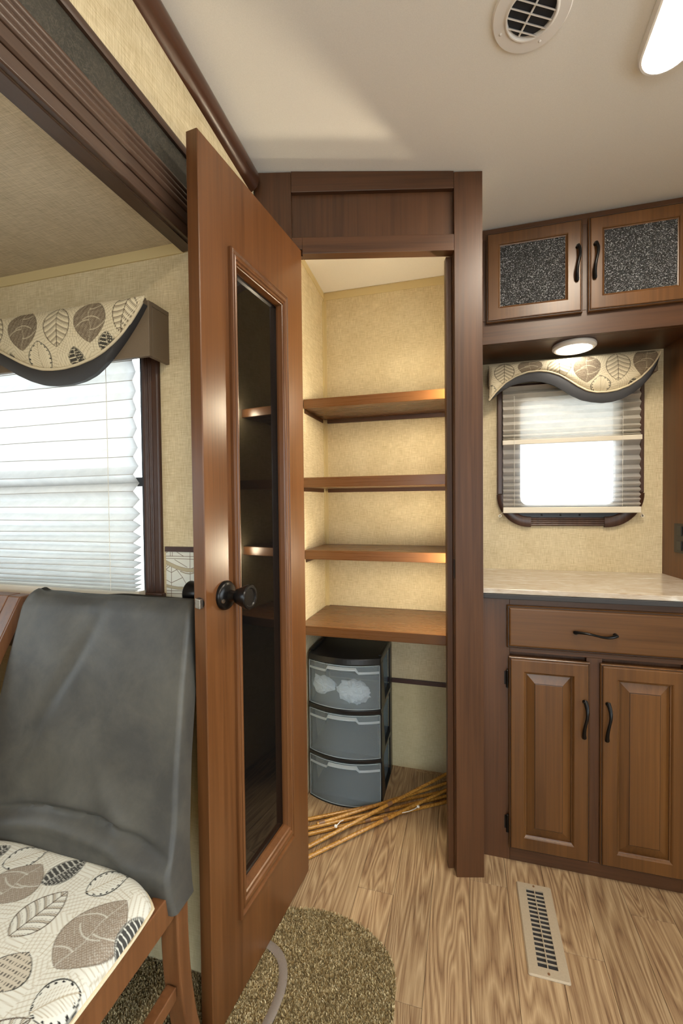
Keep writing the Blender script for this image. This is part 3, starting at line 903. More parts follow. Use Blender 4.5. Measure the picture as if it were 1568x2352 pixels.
# ================================================================== CEILING LAMP(S)
def capsule(cx, ya, yb, r, z, n=16):
    pts = []
    for q in np.linspace(0, math.pi, n): pts.append((cx + r * math.cos(q), yb - r + r * 1.0 * math.sin(q)))
    for q in np.linspace(math.pi, 2 * math.pi, n): pts.append((cx + r * math.cos(q), ya + r + r * math.sin(q)))
    return [(a, b, CZ(b) + z) for a, b in pts]
def ceiling_lamp(cx, ya, yb, lab):
    t = thing('ceiling_lamp', lab, 'light', (cx, (ya + yb) / 2, CZ((ya + yb) / 2)))
    mb = MB(); mb.loops([capsule(cx, ya, yb, .058, -.001), capsule(cx, ya, yb, .058, -.016), capsule(cx, ya + .003, yb - .003, .055, -.020), capsule(cx, ya + .008, yb - .008, .050, -.0205), capsule(cx, ya + .009, yb - .009, .049, -.017)][::-1])
    build('housing', mb, 'white_plastic', t, smooth=40)
    mb = MB(); mb.loops([capsule(cx, ya + .0095, yb - .0095, .0485, -.0175), capsule(cx, ya + .011, yb - .011, .047, -.0205), capsule(cx, ya + .022, yb - .022, .036, -.0230)][::-1])
    build('diffuser', mb, 'lamp', t, smooth=60)
ceiling_lamp(.446, .70, 1.243, 'elongated lit white ceiling lamp near the round air vent')
ceiling_lamp(.446, -.65, -.10, 'unseen elongated ceiling lamp added as fill farther into the room')  # added lamp behind the camera, copies the visible fixture for fill
ceiling_lamp(.446, -1.95, -1.40, 'unseen elongated ceiling lamp added as fill at the far end of the room')  # another added lamp out of view, only lights the room

# ---- two small lights on the inner side wall of the pantry, behind the post
for tz, lab in ((1.590, 'small round lit tap light high on the pantry side wall'), (.987, 'small round lit tap light low on the pantry side wall')):
    t = thing('tap_light', lab, 'light', (.031, 1.592, tz), 0, 'tap lights inside the pantry')
    mb = MB(); mb.lathe([(.0002, .031), (.010, .031), (.014, .028), (.0145, .0255), (.012, .025)], (.031, 1.592, tz), (-1, 0, 0), 32)
    build('housing', mb, 'white_plastic', t, smooth=40)
    mb = MB(); mb.lathe([(.0125, .0248), (.019, .0225), (.024, .017), (.0265, .009), (.027, .001)], (.031, 1.592, tz), (-1, 0, 0), 32)
    build('lens', mb, 'tap', t, smooth=60)

# ================================================================== CEILING VENT
VX, VY = .140, 1.041
VZ = CZ(VY)
cv = thing('ceiling_vent', 'round white louvred air vent in the ceiling', 'vent', (VX, VY, VZ))
def cvp(x, y, dz): return (x, y, CZ(y) + dz)
def ring_at(r, dz, n=48): return [cvp(VX + r * math.cos(q), VY + r * math.sin(q), dz) for q in np.linspace(0, 2 * math.pi, n, endpoint=False)]
mb = MB(); mb.loops([ring_at(.081, -.0005), ring_at(.081, -.003), ring_at(.078, -.0065), ring_at(.056, -.0075), ring_at(.052, -.011), ring_at(.0495, -.011), ring_at(.0485, -.0012)][::-1], caps=False)
build('flange', mb, 'white_plastic', cv, smooth=35)
mb = MB(); mb.loops([ring_at(.0488, -.001), ring_at(.0488, -.0004)][::-1])
build('duct', mb, 'dark_void', cv)
for k in range(5):
    q = math.radians(27); off = (k - 2) * .0172
    c, s_ = math.cos(q), math.sin(q); hl = math.sqrt(max(.0487 ** 2 - off ** 2, 1e-6)) - .0004
    mb = MB()
    pts = []
    for (a, o_, dz) in ((-hl, -.0011, -.0095), (hl, -.0011, -.0095), (hl, .0013, -.0095), (-hl, .0013, -.0095), (-hl, .0035, -.0015), (hl, .0035, -.0015), (hl, .006, -.0015), (-hl, .006, -.0015)):
        oo = off + o_; x, y = VX + a * c - oo * s_, VY + a * s_ + oo * c
        pts.append(cvp(x, y, dz))
    mb.hexa(pts); build('louvre', mb, 'white_plastic', cv)
mb = MB(); q = math.radians(117); d2 = (math.cos(q), math.sin(q))
mb.tube([cvp(VX - .046 * d2[0], VY - .046 * d2[1], -.004), cvp(VX + .046 * d2[0], VY + .046 * d2[1], -.004)], .0022, 8)
build('spine', mb, 'white_plastic', cv)
for q in (-112, -22, 68, 158):
    q = math.radians(q + 180)
    x, y = VX + .066 * math.cos(q), VY + .066 * math.sin(q)
    mb = MB(); mb.lathe([(0, .0034), (.0014, .0028), (.002, .001)], cvp(x, y, -.0068), (0, 0, -1), 12)
    build('screw', mb, 'white_plastic', cv, smooth=50)

# ================================================================== FLOOR REGISTER
fx0, fx1, fy0, fy1 = .1485, .2475, 1.164, 1.4465
reg = thing('floor_register', 'long beige metal floor register set in the plank floor', 'vent', (.198, 1.305, 0))
ix0, ix1, iy0, iy1 = .1745, .2225, 1.189, 1.423
mb = MB()
def rr(x0, x1, y0, y1, r, z, n=5):
    out = []
    for (cx, cy, a0) in ((x1 - r, y0 + r, -90), (x1 - r, y1 - r, 0), (x0 + r, y1 - r, 90), (x0 + r, y0 + r, 180)):
        for q in np.linspace(a0, a0 + 90, n): out.append((cx + r * math.cos(math.radians(q)), cy + r * math.sin(math.radians(q)), z))
    return out
rings = [rr(fx0, fx1, fy0, fy1, .005, .0004), rr(fx0, fx1, fy0, fy1, .005, .0022), rr(fx0 + .003, fx1 - .003, fy0 + .003, fy1 - .003, .004, .0052), rr(ix0, ix1, iy0, iy1, .0006, .0052), rr(ix0, ix1, iy0, iy1, .0006, .0008)]
mb.loops(rings, caps=False); build('flange', mb, 'beige_metal', reg, smooth=35)
build('damper', MB().box(ix0, ix1, iy0, iy1, .0006, .0012), 'dark_void', reg)
nb = 17
for k in range(1, nb):
    y = iy0 + (iy1 - iy0) * k / nb
    mb = MB(); mb.hexa([(ix0, y - .0012, .0016), (ix1, y - .0012, .0016), (ix1, y + .0004, .0016), (ix0, y + .0004, .0016), (ix0, y - .0006, .0050), (ix1, y - .0006, .0050), (ix1, y + .0010, .0050), (ix0, y + .0010, .0050)])
    build('bar', mb, 'beige_metal', reg)
xm = (ix0 + ix1) / 2
build('spine', MB().box(xm - .0012, xm + .0012, iy0, iy1, .0018, .00515), 'beige_metal', reg)
for y in (1.175, 1.436):
    mb = MB(); mb.lathe([(0, .0032), (.0012, .003), (.0016, .001)], (.198, y, .0052), (0, 0, 1), 12)
    build('screw', mb, 'ferrule', reg, smooth=50)

# ================================================================== CARPET
carve = [(-.493, 1.175), (-.433, 1.187), (-.38, 1.191), (-.32, 1.184), (-.272, 1.169), (-.23, 1.146), (-.196, 1.116), (-.178, 1.085), (-.169, 1.047), (-.165, 1.0), (-.164, .963)]
poly = [(XS, -1.6), (-.20, -1.6), (-.166, .3)] + carve[::-1] + [(XL + .002, 1.14), (XL + .002, YS - .002), (XS, YS - .002)]
cz = .0045
cp = thing('carpet', 'olive-brown carpet with rounded edge running into the slide-out', 'carpet', (-.5, .6, 0))
mb = MB(); mb.prism(poly, .0002, cz)
build('backing', mb, 'carpet', cp)
def inpoly(X, Y):
    r = np.zeros(X.shape, bool); n = len(poly)
    for i in range(n):
        (xa, ya), (xb, yb) = poly[i], poly[(i + 1) % n]
        c = ((ya > Y) != (yb > Y)) & (X < (xb - xa) * (Y - ya) / (yb - ya + 1e-12) + xa)
        r ^= c
    return r
gx, gy = np.meshgrid(np.arange(-.95, -.15, .0024), np.arange(.50, 1.2, .0024))
X = (gx + rng.uniform(-.0012, .0012, gx.shape)).ravel(); Y = (gy + rng.uniform(-.0016, .0016, gy.shape)).ravel()
k = inpoly(X, Y); X, Y = X[k], Y[k]
n = X.size
ang = rng.uniform(0, 2 * math.pi, n); hgt = rng.uniform(.004, .0075, n); wd_ = rng.uniform(.0011, .0018, n)
lx, ly = rng.normal(0, .0022, n), rng.normal(0, .0022, n)
V3 = np.zeros((n, 3, 3))
for j in range(3):
    a = ang + j * 2.094 * (.0 if j == 2 else 1)
V3[:, 0] = np.stack([X - wd_ * np.cos(ang), Y - wd_ * np.sin(ang), np.full(n, cz)], 1)
V3[:, 1] = np.stack([X + wd_ * np.cos(ang), Y + wd_ * np.sin(ang), np.full(n, cz)], 1)
tipc = np.stack([X + lx, Y + ly, cz + hgt], 1)
t2 = np.stack([.0009 * np.cos(ang), .0009 * np.sin(ang), np.zeros(n)], 1)
VV = np.stack([V3[:, 0], V3[:, 1], tipc + t2, tipc - t2], 1).reshape(-1, 3)
me = bpy.data.meshes.new('pile')
inv = cp.matrix_basis.inverted()
VV = VV + np.array(inv.translation)
me.from_pydata(VV.tolist(), [], np.arange(4 * n).reshape(-1, 4).tolist()); me.materials.append(M['pile'])
pile = bpy.data.objects.new('pile', me); COL.objects.link(pile); pile.parent = cp; pile['kind'] = 'stuff'
u = rng.uniform(0, 1, n)
cc = np.where(u[:, None] < .3, L3(132, 116, 84), np.where(u[:, None] < .8, L3(176, 158, 118), L3(206, 190, 152))) * rng.uniform(.85, 1.12, n)[:, None]
put_colors(pile, np.repeat(cc, 4, 0))

# grey seam strip on the carpet
path = [(-.60, 1.056), (-.56, 1.061), (-.518, 1.057), (-.48, 1.043), (-.452, 1.014), (-.436, .966), (-.437, .917), (-.441, .888), (-.45, .78), (-.46, .45)]
fine = []
for i in range(len(path) - 1):
    for t in np.linspace(0, 1, 5, endpoint=False):
        fine.append(((1 - t) * path[i][0] + t * path[i + 1][0], (1 - t) * path[i][1] + t * path[i + 1][1]))
fine = np.array(fine + [path[-1]])
for _ in range(6): fine[1:-1] = (fine[:-2] + 2 * fine[1:-1] + fine[2:]) / 4
mb = MB(); rings = []
for i, p in enumerate(fine):
    t = fine[min(i + 1, len(fine) - 1)] - fine[max(i - 1, 0)]; t /= np.linalg.norm(t); nn = np.array([-t[1], t[0]])
    rings.append([(p[0] + nn[0] * a, p[1] + nn[1] * a, z) for a, z in ((-.011, .0046), (.011, .0046), (.011, .0098), (.007, .0116), (-.007, .0116), (-.011, .0098))])
mb.loops(rings)
tag(build('carpet_strip', mb, 'strip', smooth=50), 'narrow grey vinyl strip curving over the carpet beside the door', 'trim')

# ================================================================== LARGE WINDOW (slide-out)
win1 = struct('window_1', MB().box(-1.56, -.77, YS + .012, YS + .016, .80, 1.62), 'pane', label='large window of the slide-out')
def wpart(name, mb, mat, win, **kw): return build(name, mb, mat, win, root=win, **kw)
mb = MB().box(-1.56, -1.52, YS + .004, YS + .022, .80, 1.62).box(-.80, -.77, YS + .004, YS + .022, .80, 1.62).box(-1.52, -.80, YS + .004, YS + .022, .80, .84).box(-1.52, -.80, YS + .004, YS + .022, 1.58, 1.62)
wpart('sash', mb, 'window_black', win1)
wpart('mullion', MB().box(-1.52, -.80, YS + .004, YS + .024, 1.245, 1.268), 'window_black', win1)
# fluted side casing
zz = np.linspace(0, 1, 49)
def flutes(x0, x1, y, d=.010):
    xs = np.linspace(x0, x1, 61); u = (xs - x0) / (x1 - x0)
    dep = d + np.where((u > .12) & (u < .62), .0035 * np.abs(np.sin((u - .12) / .5 * math.pi * 4)) - .002, 0) - .006 * np.clip((u - .85) / .15, 0, 1) ** 2
    return [(x0, y)] + [(a, y - b) for a, b in zip(xs, dep)] + [(x1, y)]
for (a, b) in ((-.783, -.736), (-1.595, -1.548)):
    mb = MB(); mb.prism(flutes(a, b, YS), .975, 1.60, 'z')
    wpart('side_casing', mb, 'trim_v', win1, smooth=60)
    mb = MB().box(a - .004, b + .006, YS - .016, YS, .865, .9745)
    wpart('corner_block', mb, 'trim_v', win1, bevel=.003)
mb = MB(); mb.box(-1.546, -.79, YS - .012, YS, .80, .86); wpart('bottom_casing', mb, 'trim_v', win1, bevel=.003)


def pleat(x0, x1, zs, y, amp, wav=.002):
    """zigzag cloth: zs = fold heights from the top; alternate folds go in and out"""
    zs = np.array(zs); nx = 40
    xs = np.linspace(x0, x1, nx); pts = np.zeros((nx, len(zs), 3))
    for j, z in enumerate(zs):
        a = amp[j] if hasattr(amp, '__len__') else amp
        sgn = -1 if j % 2 == 0 else 1
        pts[:, j, 0] = xs
        pts[:, j, 1] = y + sgn * a / 2
        pts[:, j, 2] = z + wav * np.sin(xs * 7 + j * .9) * .6
    return MB().grid(pts)


bl1 = thing('pleated_blind', 'wide cream pleated blind drawn down over the large window', 'blind', (-1.15, YS - .03, .96))
zs = [1.60]; st = .0235
while zs[-1] > .985:
    st = max(.0035, .0235 * min(1, ((zs[-1] - .955) / .36)) ** .75); zs.append(zs[-1] - st)
amp = [.012 + .016 * min(1, max(0, (1.42 - z) / .30)) for z in zs]
build('cloth', pleat(-1.60, -.790, zs, YS - .028, amp), 'shade', bl1)
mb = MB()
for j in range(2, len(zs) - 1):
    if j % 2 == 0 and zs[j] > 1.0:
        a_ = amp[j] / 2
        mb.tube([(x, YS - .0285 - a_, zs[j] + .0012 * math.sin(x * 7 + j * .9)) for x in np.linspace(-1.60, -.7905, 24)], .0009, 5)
build('crease_blockers', mb, 'crease', bl1)  # tubes added along the folds to block light as thin dark lines
build('bottom_rail', MB().box(-1.60, -.782, YS - .038, YS - .018, .955, .981), 'rail_cream', bl1, bevel=.002)
build('end_cap', MB().box(-.7815, -.779, YS - .039, YS - .017, .952, .982), 'rail_cream', bl1, bevel=.0015)
build('head_rail', MB().box(-1.60, -.79, YS - .040, YS - .012, 1.602, 1.63), 'rail_cream', bl1, bevel=.002)
for x in (-.862, -1.30):
    mb = MB(); mb.tube([(x, YS - .0425, 1.60), (x, YS - .0425, .982)], .0008, 6)
    build('cord', mb, 'cord', bl1)

# ================================================================== SMALL WINDOW (kitchen)
gx0, gx1, gz0, gz1 = .219, .567, 1.178, 1.610
def rrz(x0, x1, z0, z1, r, y, n=8):
    return [(a, y, b) for a, b, _ in rr(x0, x1, z0, z1, r, 0, n)]
win2 = struct('window_2', MB().prism([(a, c) for a, _, c in rrz(gx0 - .004, gx1 + .004, gz0 - .004, gz1 + .004, .03, 0)], YB + .018, YB + .022, 'y'), 'pane', label='small window above the countertop')
mb = MB()
mb.loops([rrz(.1495, .646, 1.118, 1.655, .075, YB - .0005), rrz(.1495, .646, 1.118, 1.655, .075, YB - .006), rrz(gx0 - .012, gx1 + .012, gz0 - .012, gz1 + .012, .036, YB - .006), rrz(gx0, gx1, gz0, gz1, .03, YB - .002), rrz(gx0, gx1, gz0, gz1, .03, YB + .03)], caps=False)
wpart('sash', mb, 'window_black', win2, smooth=40)
for x in (.30, .37, .44):
    mb = MB(); mb.lathe([(0, .004), (.002, .003), (.0025, .001)], (x, YB - .006, 1.137), (0, -1, 0), 10)
    wpart('screw', mb, 'black_plastic', win2, smooth=50)
for (a, b) in ((.129, .149), (.6465, .661)):
    wpart('side_casing', MB().box(a, b, YB - .014, YB - .0005, 1.223, 1.66), 'trim_v', win2, bevel=.003)
wpart('top_casing', MB().box(.150, .6455, YB - .014, YB - .0005, 1.656, 1.675), 'trim_v', win2, bevel=.003)
zf = np.linspace(1.093, 1.127, 41)
dp = .010 + .0022 * np.abs(np.sin((zf - 1.093) / .034 * math.pi * 4))
mb = MB(); mb.prism([(YB - .0005, 1.127), (YB - .0005, 1.093)] + [(YB - d, z) for d, z in zip(dp, zf)], .256, .528, 'x')
wpart('bottom_casing', mb, 'trim_v', win2, smooth=60)
for sgn, cx in ((-1, .252), (1, .532)):
    mb = MB(); n_ = 14; ring = []
    out, inn = [], []
    for q in np.linspace(0, math.pi / 2, n_):
        ex = .125 if sgn < 0 else .131
        out.append((cx + sgn * ex * math.cos(q), 1.222 - .134 * math.sin(q)))
        inn.append((cx + sgn * (ex - .045) * math.cos(q), 1.222 - .092 * math.sin(q)))
    if sgn < 0: out.append((cx + .006, 1.088)); inn.append((cx + .006, 1.1302))
    else: out.append((cx - .006, 1.088)); inn.append((cx - .006, 1.1302))
    rings = []
    for (ox, oz), (ixx, iz) in zip(out, inn):
        rings.append([(ox, YB - .0005, oz), (ox, YB - .013, oz), (ox + (ixx - ox) * .12, YB - .017, oz + (iz - oz) * .12), (ixx + (ox - ixx) * .15, YB - .017, iz + (oz - iz) * .15), (ixx, YB - .013, iz), (ixx, YB - .0005, iz)])
    if sgn > 0: rings = rings[::-1]
    mb.loops(rings)
    wpart('corner_block', mb, 'trim_v', win2, smooth=40)

bl2 = thing('pleated_blind', 'narrow two-part pleated blind over the small window above the countertop', 'blind', (.396, YB - .03, 1.14))
zs = [1.66]
for st in [.0155] * 11 + [.010] * 3 + [.006] * 3: zs.append(zs[-1] - st)
while zs[-1] > 1.446: zs.append(zs[-1] - .0036)
build('upper_cloth', pleat(.1495, .642, zs, YB - .030, .018, .0), 'shade_upper', bl2)
build('middle_rail', MB().box(.1475, .6465, YB - .039, YB - .021, 1.425, 1.4435), 'rail_cream', bl2, bevel=.002)
zs = [1.4248]
while zs[-1] > 1.175: zs.append(zs[-1] - max(.009, .019 * min(1, (zs[-1] - 1.10) / .26)))
build('lower_cloth', pleat(.1495, .642, zs, YB - .030, .018, .0), 'shade_day', bl2)
build('bottom_rail', MB().box(.149, .6435, YB - .039, YB - .021, 1.146, 1.170), 'rail_cream', bl2, bevel=.002)
for x in (.192, .580):
    mb = MB(); mb.tube([(x, YB - .041, 1.62), (x, YB - .041, 1.172)], .0007, 6)
    build('cord', mb, 'cord', bl2)
for x, e in ((.138, .150), (.6545, .643)):
    mb = MB(); mb.lathe([(0, .0065), (.003, .0065), (.003, .003), (0, .003)], (x, YB - .0175, 1.134), (0, -1, 0), 16)
    mb.tube([(x, YB - .021, 1.139), (e, YB - .030, 1.150)], .0012, 6)
    build('cord_anchor', mb, 'rail_cream', bl2, smooth=45)


# ================================================================== VALANCES
def interp(pts, x):
    p = np.array(sorted(pts)); return np.interp(x, p[:, 0], p[:, 1])


def smooth1(a, n=5):
    a = a.copy()
    for _ in range(n): a[1:-1] = (a[:-2] + 2 * a[1:-1] + a[2:]) / 4
    return a


BG = L3(214, 202, 172); SK = L3(160, 145, 116)
def valance(name, lab, yw, yf, ztop, cream, band, leaves, x0, x1, zbox, nu, nv, boxz, k):
    t = thing(name, lab, 'valance', ((x0 + x1) / 2, yf, zbox), 0, None)
    xs = np.linspace(x0, x1, nu)
    zc_ = smooth1(interp(cream, xs), 8); zb_ = smooth1(interp(band, xs), 8)
    zt = ztop(xs) if callable(ztop) else np.full(nu, ztop)
    zc_ = np.minimum(zc_, zt - .004); zb_ = np.minimum(zb_, zc_ - .003)
    v = np.linspace(0, 1, nv)[None, :]
    Z = zt[:, None] * (1 - v) + zc_[:, None] * v
    H = (zt - zc_)[:, None]
    bulge = .014 * np.clip(H / .06, 0, 1) * (1 - (2 * v - 1) ** 4)
    eu = np.minimum(1, np.minimum((xs - x0), (x1 - xs)) / .012)[:, None]
    Y = yf - bulge * np.sqrt(np.clip(eu, 0, 1)) + 0 * Z
    Xg = np.repeat(xs[:, None], nv, 1)
    pts = np.stack([Xg, Y, Z], -1)
    o = build('printed_panel', MB().grid(pts), 'print', t, smooth=60)
    put_colors(o, leaf_print(Xg, Z, leaves, BG, SK, k))
    # padding behind the print, top to cream edge
    mb = MB(); rings = []
    for i in range(0, nu, 4):
        rings.append([(xs[i], yf + .001, zt[i] - .0005), (xs[i], yf + .001, zc_[i] + .0005), (xs[i], yf + .014, zc_[i] + .0005), (xs[i], yf + .014, zt[i] - .0005)])
    mb.loops(rings); build('padding', mb, 'taupe', t)
    mb = MB(); mb.tube([(xs[i], yf - .003, zc_[i] - .0015) for i in range(0, nu, 3)], .0036, 8)
    build('piping', mb, 'piping', t, smooth=60)
    mb = MB(); rings = []
    for i in range(0, nu, 3):
        a, b = zc_[i] - .003, zb_[i]
        rings.append([(xs[i], yf - .001, a), (xs[i], yf - .004, a * .5 + b * .5), (xs[i], yf + .002, b), (xs[i], yf + .014, b + .001), (xs[i], yf + .014, a)])
    mb.loops(rings); build('band', mb, 'charcoal', t, smooth=60)
    # box behind, open at the bottom
    bx = MB(); a, b = boxz
    bx.box(x0 + .001, x1 - .001, yf + .0145, yf + .026, a, b)
    build('box_front', bx, 'taupe', t, bevel=.0015)
    build('box_top', MB().box(x0 + .001, x1 - .001, yf + .0265, yw - .0005, b - .010, b), 'taupe', t)
    build('box_side', MB().box(x1 - .011, x1 - .001, yf + .0265, yw - .0005, a, b - .0105), 'taupe', t, bevel=.001)
    build('box_side', MB().box(x0 + .001, x0 + .011, yf + .0265, yw - .0005, a, b - .0105), 'taupe', t, bevel=.001)
    return t


def pxl(lst, Y):
    out = []
    for (a, b, hw, st) in lst:
        A, B = py(a[0], a[1], Y), py(b[0], b[1], Y)
        W = np.linalg.norm(py((a[0] + b[0]) / 2 + hw, (a[1] + b[1]) / 2, Y) - py((a[0] + b[0]) / 2, (a[1] + b[1]) / 2, Y))
        out.append(((A[0], A[2]), (B[0], B[2]), W, st))
    return out


def pts_at(lst, Y): return [(p[0], p[2]) for p in (py(x, y, Y) for x, y in lst)]


Y1 = .858
cream = pts_at([(333, 682), (325, 700), (305, 735), (285, 763), (262, 787), (240, 806), (215, 822), (180, 837), (150, 845), (125, 848), (100, 848), (75, 842), (50, 832), (20, 816), (0, 805)], Y1)
band = pts_at([(333, 690), (318, 720), (300, 752), (280, 783), (262, 808), (240, 836), (215, 860), (190, 874), (160, 883), (130, 886), (100, 885), (70, 876), (40, 862), (20, 850), (0, 838)], Y1)
# beyond the frame: crest, then down again, as on the small valance
cream += [(-1.22, 1.618), (-1.30, 1.638), (-1.38, 1.640), (-1.46, 1.622), (-1.55, 1.57), (-1.60, 1.535)]
band += [(-1.22, 1.585), (-1.30, 1.605), (-1.38, 1.606), (-1.46, 1.586), (-1.55, 1.535), (-1.60, 1.505)]
lv = pxl([((62, 716), (64, 810), 33, 'brown'), ((138, 708), (142, 801), 30, 'veins'), ((214, 692), (217, 791), 37, 'brown'), ((306, 676), (281, 766), 26, 'veins'),
          ((-4, 730), (0, 808), 22, 'veins'), ((104, 862), (97, 787), 27, 'dots'), ((184, 848), (179, 799), 17, 'dark'), ((247, 815), (255, 764), 17, 'dark'), ((20, 860), (33, 812), 14, 'dark')], Y1)
for i in range(6): lv.append(((-1.24 - .075 * i, 1.66), (-1.24 - .075 * i, 1.57), .033, ('brown', 'veins')[i % 2]))
valance('window_valance', 'wide leaf-print valance with charcoal scalloped band over the large window', YS, Y1, 1.6775, cream, band, lv, -1.60, -.7065, 1.5, 420, 110, (1.545, 1.674), 1.0)

Y2 = 1.862
def z5(l): return [(1100 + a / 3.35, 780 + b / 3.35) for a, b in l]
cream = pts_at(z5([(72, 470), (85, 455), (130, 400), (200, 330), (280, 280), (370, 248), (460, 238), (540, 245), (620, 270), (690, 310), (760, 355), (830, 390), (900, 403), (980, 400), (1060, 385), (1150, 350), (1240, 290), (1320, 210), (1370, 140), (1395, 85)]), Y2)
band = pts_at(z5([(72, 474), (110, 448), (170, 398), (250, 352), (340, 327), (430, 319), (500, 326), (580, 352), (650, 391), (720, 432), (790, 464), (870, 480), (950, 486), (1030, 477), (1110, 452), (1190, 407), (1260, 352), (1330, 272), (1375, 185), (1395, 110)]), Y2)
lv = pxl([((1157, 836), (1157, 884), 23, 'veins'), ((1216, 826), (1216, 864), 28, 'brown'), ((1281, 823), (1285, 872), 27, 'veins'), ((1345, 817), (1346, 880), 31, 'brown'), ((1416, 811), (1417, 876), 28, 'veins'),
          ((1486, 798), (1476, 866), 31, 'brown'), ((1378, 904), (1376, 864), 23, 'dots'), ((1127, 915), (1129, 886), 12, 'dots'), ((1450, 895), (1455, 868), 11, 'dark')], Y2)
xs_ = [p[0] for p in cream]
valance('window_valance', 'short wavy leaf-print valance with charcoal band over the small window', YB, Y2, 1.7385, cream, band, lv, min(xs_) + .001, max(xs_) - .001, 1.56, 340, 80, (1.668, 1.733), .9)

# ================================================================== BORDER PAPER ON THE SLIDE-OUT WALL
bd = thing('wallpaper_border', 'pale leaf-and-line border strip between dark rails beside the large window', 'border', (-.683, YS, .94))
bx0, bx1, bz0, bz1 = -.7285, XL - .0005, .9615, 1.0785
nu, nv = 170, 190
U, V = np.meshgrid(np.linspace(bx0, bx1, nu), np.linspace(bz0, bz1, nv), indexing='ij')
o = build('border_paper', MB().grid(np.stack([U, np.full_like(U, YS - .0012), V], -1)), 'border', bd)
rgb = np.tile(L3(216, 216, 204), (U.size, 1)).reshape(U.shape + (3,))
def P2(mask, c, a=1.): rgb[:] = rgb * (1 - (mask * a)[..., None]) + c * (mask * a)[..., None]
def ln(d, w): return np.clip((w - np.abs(d)) / .0007 + .5, 0, 1)
def seg2(a, b, wd, c):
    a = np.array(a); b = np.array(b); ab = b - a
    t = np.clip(((U - a[0]) * ab[0] + (V - a[1]) * ab[1]) / (ab @ ab), 0, 1)
    P2(ln(np.hypot(U - a[0] - t * ab[0], V - a[1] - t * ab[1]), wd), c)
dk, bnd = L3(112, 92, 74), L3(176, 164, 134)
def zb(a, b): p = py(320 + a / 9.8, 1220 + b / 9.8, YS); return (p[0], p[2])
for a, b in (((530, 560), (1260, 570)), ((530, 610), (1260, 632)), ((590, 1335), (1150, 1345)), ((590, 1395), (1150, 1412)), ((1145, 470), (1145, 850)), ((1150, 900), (1150, 1260)),
             ((728, 800), (728, 1500)), ((700, 470), (700, 560)), ((748, 470), (748, 560)), ((728, 930), (850, 862)), ((728, 930), (610, 865)), ((728, 1160), (975, 1045)), ((728, 1160), (545, 1055)),
             ((850, 470), (1000, 565)), ((800, 640), (1080, 810)), ((540, 860), (640, 770)), ((545, 910), (690, 790)), ((850, 870), (980, 1040)), ((980, 1040), (1085, 1230)), ((545, 500), (640, 470)), ((1180, 840), (1260, 810))):
    seg2(zb(*a), zb(*b), .0007, dk)
def arc(pts, wd):
    for i in range(len(pts) - 1): seg2(zb(*pts[i]), zb(*pts[i + 1]), wd + .0007, dk)
    for i in range(len(pts) - 1): seg2(zb(*pts[i]), zb(*pts[i + 1]), wd, bnd)
arc([(525, 660), (640, 715), (740, 765), (850, 815), (960, 850), (1080, 875), (1270, 885)], .0042)
arc([(535, 1200), (640, 1232), (760, 1262), (880, 1282), (1060, 1288), (1270, 1280)], .0032)
arc([(930, 905), (1040, 945), (1140, 960), (1270, 935)], .0005)
put_colors(o, rgb.reshape(-1, 3))
build('rail', MB().box(bx0, bx1, YS - .006, YS - .0002, 1.079, 1.0915), 'strap_dark', bd, bevel=.001)
build('rail', MB().box(bx0, bx1, YS - .006, YS - .0002, .9485, .961), 'strap_dark', bd, bevel=.001)
struct('trim_8', MB().box(XS, XL - .0005, YS - .0008, YS - .0001, .0, .80).box(-.7285, XL - .0005, YS - .0008, YS - .0001, .80, .948), 'wainscot', label='paler lower wallpaper of the slide-out end wall')

# ================================================================== PLASTIC DRAWER TOWER
tx0, tx1, ty1 = -.619, -.320, 1.93
tw = thing('drawer_tower', 'black plastic tower with three frosted drawers standing in the pantry', 'storage drawers', ((tx0 + tx1) / 2, 1.79, 0))
txm, thw = (tx0 + tx1) / 2, (tx1 - tx0) / 2
def bow(x, e=0.): return 1.636 + .040 * ((x - txm) / thw) ** 2 - e
def zpx(y): return float(py(874.5, y, 1.672)[2])
d_z = [(zpx(1630.0), zpx(1527.5)), (zpx(1743), zpx(1641.5)), (zpx(1851.), zpx(1752))]
top_z = d_z[0][1] + .031
def bowed(z0, z1, e0, e1, back, inset=0., n=20):
    xs = np.linspace(tx0 + inset, tx1 - inset, n)
    lo = [(x, bow(x, e0)) for x in xs] + [(tx1 - inset, back), (tx0 + inset, back)]
    hi = [(x, bow(x, e1)) for x in xs] + [(tx1 - inset, back), (tx0 + inset, back)]
    return MB().loops([[(a, b, z0) for a, b in lo], [(a, b, z1) for a, b in hi]])
build('top', bowed(d_z[0][1] + .0005, top_z - .006, .005, .002, ty1), 'black_plastic', tw, bevel=.003)
rim = MB(); rim.box(tx0, tx0 + .014, bow(tx0) + .02, ty1, top_z - .0059, top_z).box(tx1 - .014, tx1, bow(tx1) + .02, ty1, top_z - .0059, top_z).box(tx0 + .0142, tx1 - .0142, ty1 - .014, ty1, top_z - .0059, top_z)
build('top_rim', rim, 'black_plastic', tw, bevel=.002)
build('base', bowed(.0, d_z[2][0] - .0005, .006, .004, ty1), 'black_plastic', tw, bevel=.002)
for i in (0, 1):
    build('shelf_band', bowed(d_z[i + 1][1] + .0005, d_z[i][0] - .0005, .003, .006, ty1), 'black_plastic', tw, bevel=.002)
